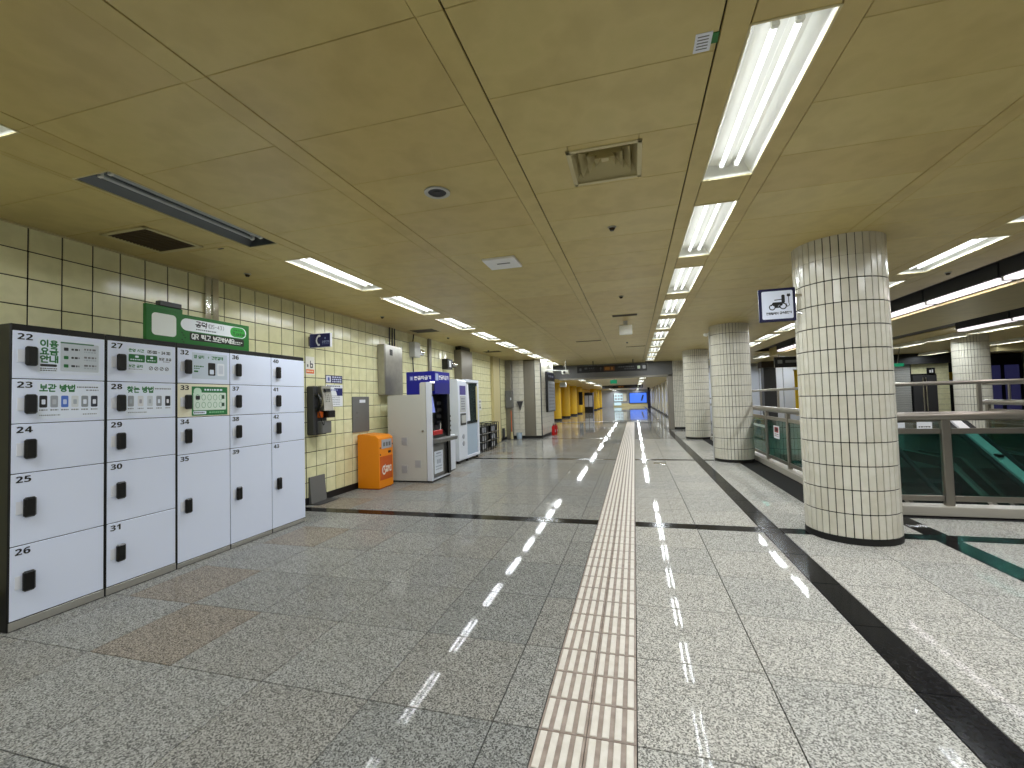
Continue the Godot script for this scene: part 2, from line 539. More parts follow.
# a thin printed sheet: its front faces +x (right), left edge nearest the photographer
func sheet_x(org: Vector3, x: float, y0: float, y1: float, d0: float, d1: float) -> Mb:
	var b := Mb.new(org)
	b.quad(V(x, y0, d0), V(x, y0, d1), V(x, y1, d1), V(x, y1, d0), Vector3.RIGHT)
	return b

# a thin printed sheet whose front faces the photographer
func sheet_z(org: Vector3, d: float, x0: float, x1: float, y0: float, y1: float) -> Mb:
	var b := Mb.new(org)
	b.quad(V(x0, y0, d), V(x1, y0, d), V(x1, y1, d), V(x0, y1, d), Vector3.BACK)
	return b

# ------------------------------------------------------------------ scene
func _ready():
	rng.seed = 20
	var cam := Camera3D.new()
	cam.name = "camera"
	cam.fov = 81.83
	cam.near = 0.05
	cam.far = 200.0
	cam.transform = Transform3D(Basis(RIGHT, UPV, -FWD).orthonormalized(), EYE)
	add_child(cam)
	cam.current = true
	var env := Environment.new()
	env.background_mode = Environment.BG_COLOR
	env.background_color = Color(0, 0, 0)
	env.tonemap_mode = Environment.TONE_MAPPER_LINEAR
	env.tonemap_exposure = EXPOSURE
	env.sdfgi_enabled = true
	env.ssao_enabled = true
	env.ssil_enabled = true
	var we := WorldEnvironment.new()
	we.name = "environment"
	we.environment = env
	add_child(we)
	make_materials()
	build_floor()
	build_tactile()
	build_ceiling()
	build_left_wall()
	build_far_end()
	build_right_side()
	build_columns()
	build_well()
	build_railings()
	build_lights()
	build_ceiling_things()
	build_lockers()
	build_left_things()
	build_machines()
	build_left_far_things()
	build_signs()

# ------------------------------------------------------------------ floor
func build_floor():
	var f := Mb.new()
	# bed under the slabs, open over the escalator well (x 2.8-7.4, d 6.5-12.2)
	f.box(V(-7, -0.3, -6), V(2.8, -0.012, 74))
	f.box(V(7.4, -0.3, -6), V(18, -0.012, 74))
	f.box(V(2.8, -0.3, -6), V(7.4, -0.012, 6.5))
	f.box(V(2.8, -0.3, 12.2), V(7.4, -0.012, 74))
	var floor_node := structure("floor", f, mt.joint)
	var xs := []            # [x0, x1, black]
	for k in 6:
		xs.append([-0.695 - 0.665 * (k + 1), -0.695 - 0.665 * k, false])
	xs.append([WALL, -0.695 - 0.665 * 6, false])
	xs.append([-0.695, -0.477, false])
	xs.append([-0.043, 0.625, false]); xs.append([0.625, 1.29, false]); xs.append([1.29, 1.49, true])
	xs.append([1.49, 2.155, false]); xs.append([2.155, 2.82, false]); xs.append([2.82, 3.03, true])
	for k in 7:
		xs.append([3.03 + 0.67 * k, 3.03 + 0.67 * (k + 1), false])
	var zs := []            # [d0, d1, black]
	for p in range(-1, 4):
		var d0 := 5.56 * p + 0.01
		for k in 8:
			zs.append([d0 + 0.67 * k, d0 + 0.67 * (k + 1), false])
		zs.append([d0 + 5.36, d0 + 5.56, true])
	var all := []
	for z in zs:
		for x in xs:
			if z[1] < -2.0:
				continue
			if x[1] > 2.75 and z[1] > 6.3:
				continue
			var c := V((x[0] + x[1]) * 0.5, 0, (z[0] + z[1]) * 0.5)
			var vis := in_view(c, 160.0)
			all.append([c.distance_to(EYE) + (0.0 if vis else 100.0), x, z])
	all.sort_custom(func(a, b): return a[0] < b[0])
	var rest := [Mb.new(), Mb.new()]
	var made := 0
	for e in all:
		var x: Array = e[1]
		var z: Array = e[2]
		var black: bool = x[2] or z[2]
		var sx: float = x[1] - x[0] - 0.006
		var sz: float = z[1] - z[0] - 0.006
		var cx: float = (x[0] + x[1]) * 0.5
		var cd: float = (z[0] + z[1]) * 0.5
		if made < 300 and e[0] < 100.0:
			var m: Material = mt.black_granite
			if not black:
				var pick := rng.randi() % 4
				if cx < -3.3 and cd > 2.6 and rng.randf() < 0.22: pick = 4
				if cx < -2.7 and cx > -3.35 and cd > 2.0 and cd < 2.7: pick = 4
				if cx > -0.05: pick = 5 + rng.randi() % 2
				m = mt["granite_%d" % pick]
			put(floor_node, "slab", boxm(sx, 0.02, sz, 0.0015), m, V(cx, -0.01, cd))
			made += 1
		else:
			var b: Mb = rest[1 if black else 0]
			b.box(V(cx - sx * 0.5, -0.02, cd - sz * 0.5), V(cx + sx * 0.5, 0, cd + sz * 0.5))
	var o := part(floor_node, "granite_paving", rest[0], mt.granite_1)
	o.set_meta("kind", "stuff")
	o = part(floor_node, "black_paving", rest[1], mt.black_granite)
	o.set_meta("kind", "stuff")
	# farther paving, where single slabs can no longer be told apart
	var far := Mb.new()
	var farb := Mb.new()
	far.box(V(-7, -0.02, 22.24), V(1.29, 0, 74)); far.box(V(1.49, -0.02, 22.24), V(18, 0, 74)); farb.box(V(1.29, -0.02, 22.24), V(1.49, 0, 74))
	far.box(V(2.83, -0.02, 12.2), V(18, 0, 22.24)); far.box(V(7.72, -0.02, -6), V(18, 0, 6.4)); far.box(V(7.72, -0.02, 6.4), V(18, 0, 12.2))
	far.box(V(WALL, -0.02, -6), V(7.72, 0, -2.2))
	o = part(floor_node, "distant_paving", far, mt.granite_1)
	o.set_meta("kind", "stuff")
	part(floor_node, "distant_black_band", farb, mt.black_granite)
	var th := Mb.new()
	th.box(V(-4.6, 0, 27.9), V(1.4, 0.006, 28.15), 0.002)
	part(floor_node, "threshold_strip", th, mt.brushed_steel)
	var hatch := Mb.new()
	hatch.box(V(0.36, 0, 10.35), V(0.62, 0.003, 10.55), 0.001)
	part(floor_node, "floor_plate", hatch, mt.chrome)

func build_tactile():
	var t := Node3D.new()
	t.name = "trim_1"
	add_child(t)
	t.set_meta("kind", "structure")
	t.set_meta("label", "cream ribbed tactile guiding strip set into the grey granite floor")
	var bar := Mb.new()
	bar.box(Vector3(-0.0155, 0, -0.103), Vector3(0.0155, 0.006, 0.103), 0.005)
	var barm := bar.mesh()
	var far := Mb.new()
	var farb := Mb.new()
	var p := 0.67 / 3.0
	for r in range(-3, 123):
		var d := 0.01 + p * (r + 0.5)
		for s in 2:
			var cx := -0.368 + 0.2165 * s
			if r >= 2 and r < 62:
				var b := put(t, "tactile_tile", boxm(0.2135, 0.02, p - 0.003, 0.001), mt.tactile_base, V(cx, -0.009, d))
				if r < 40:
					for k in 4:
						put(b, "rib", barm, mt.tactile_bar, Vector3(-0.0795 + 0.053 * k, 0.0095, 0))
				else:
					var q := Mb.new()
					for k in 4:
						q.box(Vector3(-0.0795 + 0.053 * k - 0.0155, 0.0095, -0.103), Vector3(-0.0795 + 0.053 * k + 0.0155, 0.0155, 0.103))
					if not meshes.has("ribs"):
						meshes["ribs"] = q.mesh()
					var o := put(b, "rib_field", meshes["ribs"], mt.tactile_bar)
					o.set_meta("kind", "stuff")
			else:
				far.box(V(cx - 0.107, -0.02, d - p * 0.49), V(cx + 0.107, 0.001, d + p * 0.49))
				for k in 4:
					farb.box(V(cx - 0.0795 + 0.053 * k - 0.0155, 0, d - 0.103), V(cx - 0.0795 + 0.053 * k + 0.0155, 0.006, d + 0.103))
	var o := part(t, "distant_tile", far, mt.tactile_base)
	o.set_meta("kind", "stuff")
	o = part(t, "distant_rib", farb, mt.tactile_bar)
	o.set_meta("kind", "stuff")

# ------------------------------------------------------------------ ceiling
func lamp_d(k: int) -> float:
	return 2.743 + PITCH * k       # middle of lamp k

func wide_gap(x: float) -> float:
	# the main runners show as wider dark joints
	for j in [-3.095, -1.887, -0.675, 0.413, 2.08, 3.32]:
		if absf(x - j) < 0.002:
			return 0.004
	return 0.0015

func build_ceiling():
	var b := Mb.new()
	b.box(V(-7, 3.22, -6), V(18, 3.5, 21.4))
	b.box(V(3.2, 3.09, 21.4), V(18, 3.3, 74))
	var c := structure("ceiling", b, mt.concrete)
	var far := Mb.new()
	far.box(V(8.0, CEIL, -6), V(18, CEIL + 0.02, 30))
	far.box(V(3.2, CEIL, 18.6), V(8.0, CEIL + 0.02, 30))
	part(c, "distant_ceiling", far, mt.ceiling_paint_1)
	far = Mb.new()
	far.box(V(-7, 2.60, 21.35), V(3.2, 2.9, 74))
	structure("ceiling_passage", far, mt.ceiling_paint_1)
	var wide := [[WALL, -3.60], [-3.095, -2.02], [-1.887, -0.80], [-0.675, 0.413], [0.985, 2.08], [2.205, 3.32]]
	var slim := [[-2.02, -1.887], [-0.80, -0.675], [2.08, 2.205], [3.99, 4.42], [-3.60, -3.562], [-3.228, -3.095], [0.413, 0.532], [0.868, 0.985], [3.32, 3.487], [3.823, 3.99]]
	var list := []
	for x in wide:
		for k in range(-13, 36):
			list.append([x[0], x[1], 1.585 + 0.556 * k, 1.585 + 0.556 * (k + 1)])
	for x in slim:
		for k in range(-5, 15):
			var d0 := 1.585 + 2.78 * (k - 1)
			list.append([x[0], x[1], d0, d0 + 2.78])
	for xc in [-3.395, 0.70, 3.655]:
		for k in range(-4, 10):
			var d0 := lamp_d(k) + 0.712
			list.append([xc - 0.166, xc + 0.166, d0, d0 + PITCH - 1.424])
	# the square diffuser sits in an opening of its panel
	var split := []
	for e in list:
		if absf(e[0] + 0.675) < 0.001 and e[2] < 2.98 and e[3] > 2.99:
			split.append_array([[e[0], -0.345, e[2], e[3]], [0.085, e[1], e[2], e[3]], [-0.345, 0.085, e[2], 2.77], [-0.345, 0.085, 3.2, e[3]]])
		else:
			split.append(e)
	list = split
	var ranked := []
	for e in list:
		var d0: float = maxf(e[2], -5.9)
		var d1: float = minf(e[3], 21.0)
		if d1 - d0 < 0.02:
			continue
		var mid := V((e[0] + e[1]) * 0.5, CEIL, (d0 + d1) * 0.5)
		ranked.append([mid.distance_to(EYE) + (0.0 if in_view(mid, 200.0) else 100.0), e[0] + wide_gap(e[0]), e[1] - wide_gap(e[1]), d0 + 0.0015, d1 - 0.0015])
	ranked.sort_custom(func(a, q): return a[0] < q[0])
	var rest := Mb.new()
	var made := 0
	for e in ranked:
		if made < 300 and e[0] < 100.0:
			put(c, "ceiling_panel", boxm(e[2] - e[1], 0.014, e[4] - e[3], 0.0025), mt["ceiling_paint_%d" % (rng.randi() % 3)], V((e[1] + e[2]) * 0.5, CEIL + 0.007, (e[3] + e[4]) * 0.5))
			made += 1
		else:
			rest.box(V(e[1], CEIL, e[3]), V(e[2], CEIL + 0.014, e[4]))
	var o := part(c, "distant_panel", rest, mt.ceiling_paint_0)
	o.set_meta("kind", "stuff")
	# stepped ceiling over the escalator well: dark slot, cove trough, dropped soffit, far slot
	var s := Mb.new()
	s.box(V(4.95, 2.86, -6), V(6.55, 3.2, 18.6), 0.004)
	structure("ceiling_soffit", s, mt.ceiling_paint_0)
	s = Mb.new()
	s.box(V(4.42, 3.16, -6), V(4.95, 3.2, 21.0))
	part(c, "slot_lining", s, mt.brown_beam)
	s = Mb.new()
	s.box(V(6.55, 3.09, -6), V(8.0, 3.2, 21.0))
	part(c, "brown_recess", s, mt.brown_beam)
	var w := Mb.new()
	w.box(V(-7, -0.3, -6.3), V(18, 3.5, -6))
	structure("wall_back", w, mt.beige_tile_0)

# ------------------------------------------------------------------ left tiled wall
func build_left_wall():
	var w := Mb.new()
	w.box(V(-5.2, -0.3, -6), V(WALL - 0.006, 3.3, 17.4))
	var wall := structure("wall_left", w, mt.grout)
	var b := Mb.new()
	b.box(V(WALL - 0.004, 0, -6), V(WALL + 0.012, 0.095, 16.8), 0.003)
	structure("baseboard_left", b, mt.black_rubber)
	var p := 0.2295
	var list := []
	for k in range(-36, 63):
		var d0 := 5.672 + p * (k - 0)
		for r in 13:
			var y0 := 0.10 + p * r
			var y1 := minf(y0 + p, CEIL)
			if d0 > 16.6:
				continue
			var mid := V(WALL, (y0 + y1) * 0.5, d0 + p * 0.5)
			var hidden: bool = (d0 > 2.1 and d0 < 4.6 and y1 < 2.2)
			list.append([mid.distance_to(EYE) + (0.0 if in_view(mid, 60.0) and not hidden else 100.0), d0, y0, y1, k])
	list.sort_custom(func(a, q): return a[0] < q[0])
	var rest := Mb.new()
	var made := 0
	for e in list:
		var g0 := 0.014 if e[4] == 0 else 0.0058
		var y0: float = e[2] + 0.0045
		var y1: float = e[3] - 0.0045
		var d0: float = e[1] + g0
		var d1: float = e[1] + p - 0.0058
		if made < 300 and e[0] < 100.0:
			put(wall, "tile", boxm(0.012, y1 - y0, d1 - d0, 0.0018), mt["cream_tile_%d" % (rng.randi() % 3)], V(WALL - 0.004, (y0 + y1) * 0.5, (d0 + d1) * 0.5))
			made += 1
		else:
			rest.box(V(WALL - 0.01, y0, d0), V(WALL + 0.002, y1, d1))
	var o := part(wall, "distant_tile", rest, mt.cream_tile_0)
	o.set_meta("kind", "stuff")
	var cv := Mb.new()
	cv.box(V(WALL, CEIL - 0.012, -6), V(WALL + 0.03, CEIL, 16.8), 0.003)
	structure("trim_2", cv, mt.cream_metal)
	# tiled pier that narrows the hall, with its steel door panel
	var pb := Mb.new()
	pb.box(V(-5.2, 0, 16.9), V(-3.49, 3.2, 19.6))
	var pier := structure("wall_pier", pb, mt.grout)
	var tl := Mb.new()
	for r in 13:
		var y0 := 0.10 + p * r
		var y1 := minf(y0 + p, CEIL) - 0.006
		for k in 3:
			tl.box(V(-4.83 + 0.23 * k, y0, 16.885), V(minf(-4.83 + 0.23 * k + 0.224, -4.165), y1, 16.9))
		tl.box(V(-3.715, y0, 16.885), V(-3.485, y1, 16.9))
		for k in 12:
			tl.box(V(-3.49, y0, 16.89 + 0.2255 * k), V(-3.475, y1, 16.89 + 0.2255 * k + 0.22))
	o = part(pier, "pier_tile", tl, mt.beige_tile_2)
	o.set_meta("kind", "stuff")
	var dp := Mb.new()
	dp.box(V(-4.16, 0.07, 16.86), V(-3.725, CEIL - 0.03, 16.9), 0.004)
	part(pier, "steel_door_panel", dp, mt.dull_steel)
	var pl := Mb.new()
	pl.box(V(-4.83, 0, 16.86), V(-3.462, 0.09, 16.89)); pl.box(V(-3.475, 0, 16.86), V(-3.455, 0.09, 19.6))
	part(pier, "plinth", pl, mt.black_rubber)
	var cs := Mb.new()
	cs.box(V(-3.5, 0.09, 16.868), V(-3.462, 3.06, 16.9), 0.002)
	part(pier, "corner_strip", cs, mt.dark_grey)

# ------------------------------------------------------------------ far end of the hall
func build_far_end():
	var w := Mb.new()
	w.box(V(-7, -0.3, 72), V(18, 3.3, 72.4))
	var fw := structure("wall_far", w, mt.panel_grey)
	w = Mb.new()
	w.box(V(-3.2, 0.0, 71.9), V(2.1, 0.5, 72))
	part(fw, "cream_dado", w, mt.cream_metal)
	w = Mb.new()
	w.box(V(-7.2, -0.3, 19.6), V(-5.75, 3.3, 74))
	structure("wall_far_left", w, mt.yellow_tile)
	w = Mb.new()
	w.box(V(-5.75, 0, 19.6), V(-5.35, 3.1, 29.5))
	structure("wall_recess", w, mt.cream_tile_1)
	# steel portal
	w = Mb.new()
	w.box(V(1.46, 0, 20.95), V(1.68, 2.45, 21.4), 0.01)
	w.box(V(-3.46, 2.38, 20.95), V(1.68, 2.45, 21.4), 0.01)
	var portal := structure("trim_3", w, mt.dull_steel)
	w = Mb.new()
	w.box(V(-5.0, 2.45, 21.0), V(3.2, CEIL + 0.05, 21.35))
	part(portal, "header", w, mt.mid_grey)
	w = Mb.new()
	w.box(V(1.68, 0, 21.0), V(2.65, CEIL + 0.05, 21.35))
	var rw := structure("wall_portal", w, mt.grout)
	var tl := Mb.new()
	for r in 13:
		for k in 14:
			tl.box(V(1.69 + 0.0686 * k, 0.10 + 0.2295 * r, 20.99), V(1.69 + 0.0686 * k + 0.062, 0.10 + 0.2295 * r + 0.224, 21.0))
	var o := part(rw, "wall_tile", tl, mt.beige_tile_0)
	o.set_meta("kind", "stuff")
	w = Mb.new()
	w.box(V(1.68, 0, 20.97), V(2.65, 0.1, 21.0))
	part(rw, "plinth", w, mt.black_rubber)
	# right wall of the passage beyond, with pilasters
	w = Mb.new()
	w.box(V(2.35, -0.3, 21.35), V(2.65, 2.7, 72))
	var pw := structure("wall_passage", w, mt.light_grey)
	for k in 9:
		w = Mb.new()
		w.box(V(2.22, 0.1, 23.5 + 4.6 * k), V(2.36, 2.6, 24.6 + 4.6 * k), 0.01)
		part(pw, "pilaster", w, mt.beige_tile_1)
	w = Mb.new()
	w.box(V(2.18, 0, 21.4), V(2.36, 0.1, 72))
	part(pw, "plinth", w, mt.black_rubber)
	# yellow columns
	var first: Node3D = null
	for d in [30.6, 35.0, 39.4, 43.4, 55.0, 59.0, 63.5]:
		if first == null:
			first = thing("yellow_column", "round yellow tiled column standing along the far left passage", "column", V(-5.3, 0, d), "yellow columns of the far passage")
			var b := Mb.new()
			b.tube(V(0, 0.12, 0), V(0, 2.62, 0), 0.40, 0.40, 24)
			put(first, "shaft", b.mesh(), mt.yellow_tile)
			b = Mb.new()
			b.tube(V(0, 0, 0), V(0, 0.13, 0), 0.41, 0.41, 24)
			put(first, "plinth", b.mesh(), mt.black_rubber)
		else:
			copy(first, V(-5.3 + (0.5 if d > 50.0 else 0.0), 0, d))
	# screens on the far wall
	glow("blue_screen_glow", Color(0.30, 0.52, 1.0), 0.62, Color(0.1, 0.2, 0.5))
	glow("white_screen_glow", Color(0.80, 0.95, 1.0), 0.5, Color(0.6, 0.65, 0.66))
	var t := thing("blue_advertising_screen", "large blue lit advertising screen with a slanted dark bar on the end wall", "screen", V(0.57, 0.52, 71.85))
	var b := Mb.new(t.position)
	b.box(V(-0.78, 0.45, 71.8), V(1.92, 2.16, 71.99), 0.02)
	part(t, "frame", b, mt.sign_black)
	part(t, "screen", sheet_z(t.position, 71.79, -0.70, 1.84, 0.54, 2.08), mt.blue_screen_glow)
	b = Mb.new(t.position)
	b.prism([Vector2(0, 0), Vector2(0.22, 0), Vector2(0.5, 0.9), Vector2(0.28, 0.9)], V(0.95, 0.85, 71.785), Vector3.RIGHT, Vector3.UP, Vector3(0, 0, 0.01))
	part(t, "dark_bar", b, mt.sign_black)
	t = thing("white_lit_panel", "white lit map panel beside the blue advertising screen", "panel", V(-2.15, 0.82, 71.85))
	b = Mb.new(t.position)
	b.box(V(-3.15, 0.76, 71.82), V(-1.1, 2.16, 71.99), 0.02)
	part(t, "frame", b, mt.dull_steel)
	part(t, "lit_face", sheet_z(t.position, 71.81, -3.08, -1.75, 0.85, 2.08), mt.white_screen_glow)
	for k in 6:
		b = Mb.new(t.position)
		b.box(V(-2.95 + 0.42 * (k % 3), 1.05 + 0.5 * (k / 3), 71.8), V(-2.65 + 0.42 * (k % 3), 1.35 + 0.5 * (k / 3), 71.81))
		part(t, "map_block", b, mt.panel_grey)
	part(t, "side_face", sheet_z(t.position, 71.81, -1.7, -1.17, 0.85, 2.08), mt.beige_tile_0)
	t = thing("lit_box", "small low white light box under the white map panel", "light box", V(-2.5, 0.2, 71.8))
	b = Mb.new(t.position)
	b.box(V(-3.1, 0.2, 71.78), V(-2.0, 0.66, 71.89), 0.01)
	part(t, "face", b, mt.white_screen_glow)
	t = thing("dark_kiosk", "tall dark kiosk panel standing against the right passage wall", "kiosk", V(1.75, 0, 57))
	b = Mb.new(t.position)
	b.box(V(1.55, 0.0, 56.9), V(1.92, 2.3, 57.3), 0.03)
	part(t, "body", b, mt.navy)
	b = Mb.new(t.position)
	b.box(V(1.6, 2.3, 56.95), V(1.87, 2.6, 57.25), 0.02)
	part(t, "cap", b, mt.sign_black)
	t = thing("booth", "dark booth with two pale panels between the yellow columns", "booth", V(-4.5, 0, 46))
	b = Mb.new(t.position)
	b.box(V(-4.95, 0, 46), V(-4.1, 2.05, 47), 0.02)
	part(t, "body", b, mt.sign_black)
	for k in 2:
		part(t, "pale_panel", sheet_z(t.position, 45.98, -4.92 + 0.42 * k, -4.56 + 0.42 * k, 0.6, 1.75), mt.panel_grey)
	t = thing("wall_poster", "dark poster on a yellow column in the far passage", "poster", V(-4.95, 0.9, 42.9))
	b = Mb.new(t.position)
	b.box(V(-5.15, 0.85, 42.9), V(-4.8, 2.1, 42.98), 0.01)
	part(t, "panel", b, mt.sign_black)

# ------------------------------------------------------------------ right side beyond the well
func build_right_side():
	var w := Mb.new()
	w.box(V(2.65, -0.3, 25.6), V(10.9, 3.3, 26))
	var bw := structure("wall_east_back", w, mt.panel_grey)
	for k in 7:
		var q := Mb.new()
		q.box(V(3.0 + 1.1 * k, 0.1, 25.55), V(4.06 + 1.1 * k, 2.9, 25.6), 0.01)
		part(bw, "wall_panel", q, mt.machine_white if k % 2 else mt.pale_panel)
	w = Mb.new()
	w.box(V(10.9, -0.3, 24), V(13.4, 3.3, 24.4))
	var tw := structure("wall_east_tiled", w, mt.grout)
	var tl := Mb.new()
	for r in 13:
		for k in 6:
			if k < 4 and r < 9:
				continue
			tl.box(V(12.06 + 0.2295 * k, 0.1 + 0.2295 * r, 23.985), V(12.06 + 0.2295 * k + 0.224, 0.1 + 0.2295 * r + 0.224, 24.0))
	var o := part(tw, "wall_tile", tl, mt.cream_tile_2)
	o.set_meta("kind", "stuff")
	var sh := Mb.new()
	for k in 24:
		sh.box(V(11.0, 0.05 + 0.105 * k, 23.95), V(12.0, 0.05 + 0.105 * k + 0.098, 24.0), 0.01)
	o = part(tw, "shutter_slat", sh, mt.light_grey)
	o.set_meta("kind", "stuff")
	for k in 2:
		var dr := Mb.new()
		dr.box(V(12.07 + 0.46 * k, 0.02, 23.93), V(12.5 + 0.46 * k, 2.1, 24.0), 0.01)
		var dd := structure("door_%d" % (k + 1), dr, mt.dark_grey)
		var hd := Mb.new()
		hd.box(V(12.42 + 0.12 * k, 0.5, 23.9), V(12.46 + 0.12 * k, 2.0, 23.93), 0.005)
		part(dd, "pull_handle", hd, mt.chrome)
	var t := thing("pictogram_sign", "square black pictogram sign on the cream tiles above the dark double door", "sign", V(12.75, 2.3, 23.97))
	var b := Mb.new(t.position)
	b.box(V(12.62, 2.12, 23.94), V(12.92, 2.42, 23.985), 0.01)
	part(t, "plate", b, mt.sign_black)
	b = Mb.new(t.position)
	b.box(V(12.70, 2.2, 23.935), V(12.77, 2.32, 23.945)); b.box(V(12.79, 2.2, 23.935), V(12.84, 2.34, 23.945))
	part(t, "pictogram", b, mt.print_white)
	w = Mb.new()
	w.box(V(13.4, -0.3, 28), V(18, 3.3, 28.4))
	structure("wall_east_dark", w, mt.navy)
	w = Mb.new()
	w.box(V(17.6, -0.3, -6), V(18, 3.3, 28))
	structure("wall_right", w, mt.beige_tile_0)
	w = Mb.new()
	w.box(V(12.4, 2.75, 19.6), V(17.6, CEIL, 20.2), 0.01)
	structure("trim_4", w, mt.cream_metal)
	w = Mb.new()
	w.box(V(10.9, 2.6, 23.6), V(13.4, CEIL, 24.0))
	structure("trim_5", w, mt.well_dark)
	# dark shop front
	t = thing("shop_front", "dark shop front with dim violet panels past the tiled column", "shop front", V(16, 0, 26))
	b = Mb.new(t.position)
	b.box(V(13.5, 0, 26.2), V(17.5, 3.0, 26.5), 0.02)
	part(t, "back_panel", b, mt.well_dark)
	glow("violet_glow", Color(0.30, 0.30, 0.55), 0.12, Color(0.2, 0.2, 0.3))
	for k in 2:
		b = Mb.new(t.position)
		b.box(V(16.1 + 0.7 * k, 0.4, 26.1), V(16.6 + 0.7 * k, 2.5, 26.2), 0.01)
		part(t, "display_panel", b, mt.violet_glow)
	b = Mb.new(t.position)
	b.box(V(14.2, 1.9, 26.05), V(15.4, 2.25, 26.2), 0.02)
	part(t, "sign_board", b, mt.banner_yellow)
	# things seen between the two near columns
	t = thing("dark_pillar", "square dark pillar standing behind the guard rail in front of pale panels", "pillar", V(6.5, 0, 24.6))
	b = Mb.new(t.position)
	b.box(V(6.2, 0, 24.4), V(6.75, 2.75, 24.9), 0.01)
	part(t, "shaft", b, mt.dark_grey)
	b = Mb.new(t.position)
	b.box(V(6.1, 2.75, 24.3), V(6.85, CEIL, 25.0), 0.01)
	part(t, "head", b, mt.brown_beam)
	t = thing("yellow_banner", "tall yellow banner hanging beside the nearest tiled column", "banner", V(7.6, 0.9, 23.8))
	b = Mb.new(t.position)
	b.box(V(7.35, 0.4, 23.8), V(8.2, 2.55, 23.83), 0.005)
	part(t, "cloth", b, mt.banner_yellow)
	b = Mb.new(t.position)
	b.tube(V(7.3, 2.56, 23.81), V(8.25, 2.56, 23.81), 0.02); b.tube(V(7.45, 2.56, 23.81), V(7.45, CEIL, 23.81), 0.008); b.tube(V(8.1, 2.56, 23.81), V(8.1, CEIL, 23.81), 0.008)
	part(t, "rod", b, mt.dull_steel)
	b = Mb.new(t.position)
	for k in 7:
		b.box(V(7.5, 0.7 + 0.22 * k, 23.793), V(7.75, 0.8 + 0.22 * k, 23.8))
	part(t, "print", b, mt.dark_orange)
	t = thing("ceiling_sign", "small black hanging sign seen over the guard rail left of the nearest column", "sign", V(5.35, 2.4, 18))
	b = Mb.new(t.position)
	b.box(V(4.95, 2.41, 18), V(6.1, 2.79, 18.1), 0.01)
	part(t, "board", b, mt.sign_black)
	for k in 2:
		b = Mb.new(t.position)
		b.tube(V(5.1 + 0.8 * k, 2.79, 18.05), V(5.1 + 0.8 * k, CEIL - 0.15, 18.05), 0.012)
		part(t, "hanger", b, mt.dull_steel)
	b = Mb.new(t.position)
	b.box(V(5.05, 2.55, 17.99), V(5.2, 2.68, 18.0)); b.box(V(5.3, 2.57, 17.99), V(5.75, 2.66, 18.0))
	part(t, "print", b, mt.mid_grey)
	glow("exit_glow", Color(0.1, 0.6, 0.42), 0.4, Color(0.1, 0.4, 0.3))
	t = thing("exit_sign", "small green lit exit sign behind the nearest tiled column", "exit sign", V(9.9, 2.35, 20))
	b = Mb.new(t.position)
	b.box(V(9.45, 2.36, 20), V(9.85, 2.48, 20.08), 0.01)
	part(t, "lit_box", b, mt.exit_glow)
	b = Mb.new(t.position)
	b.tube(V(9.65, 2.48, 20.04), V(9.75, CEIL, 20.04), 0.012)
	part(t, "hanger", b, mt.dull_steel)

# ------------------------------------------------------------------ tiled columns
func column(label: String, x: float, d: float, single: bool, group := "") -> Node3D:
	var t := thing("tiled_column", label, "column", V(x, 0, d), group)
	var r := 0.41
	var cnt := 38
	var rows := 13
	var p := 0.2323
	var y0 := 0.06
	var b := Mb.new()
	b.tube(Vector3.ZERO, Vector3(0, CEIL + 0.03, 0), r - 0.008, r - 0.008, 48)
	put(t, "core", b.mesh(), mt.grout)
	b = Mb.new()
	b.tube(Vector3.ZERO, Vector3(0, y0, 0), r + 0.004, r + 0.004, 48)
	put(t, "plinth", b.mesh(), mt.black_rubber)
	var w := TAU * r / cnt
	var view := atan2(0.0 - x, 0.0 + d)        # towards the photographer
	var rest := Mb.new()
	var tm := boxm(w - 0.0085, p - 0.0095, 0.014, 0.002)
	for k in cnt:
		var a := TAU * (k + 0.5) / cnt
		var off := absf(wrapf(a - view, -PI, PI))
		for row in rows:
			var yc := y0 + p * (row + 0.5)
			var hh := p - 0.0095
			if yc + hh * 0.5 > CEIL:
				hh = CEIL - (yc - hh * 0.5); yc = CEIL - hh * 0.5
			var at := Vector3(sin(a) * (r - 0.007), yc, cos(a) * (r - 0.007))
			if single and off < 1.9:
				var o := put(t, "tile", tm, mt["beige_tile_%d" % (rng.randi() % 3)], at)
				o.rotation.y = a
			else:
				var nn := Vector3(sin(a), 0, cos(a))
				var e := Vector3(cos(a), 0, -sin(a)) * (w - 0.0095) * 0.5
				var f := Vector3(0, hh * 0.5, 0)
				var c := at + nn * 0.007
				rest.quad(c - e - f, c + e - f, c + e + f, c - e + f, nn)
				var back := -nn * 0.010
				for s in [-1.0, 1.0]:
					rest.face(c + e * s - f, c + e * s + f, c + e * s + f + back, c + e * s - f + back, c + back)
					rest.face(c + f * s - e, c + f * s + e, c + f * s + e + back, c + f * s - e + back, c + back)
	var o := put(t, "tile_field", rest.mesh(), mt.beige_tile_0)
	o.set_meta("kind", "stuff")
	return t

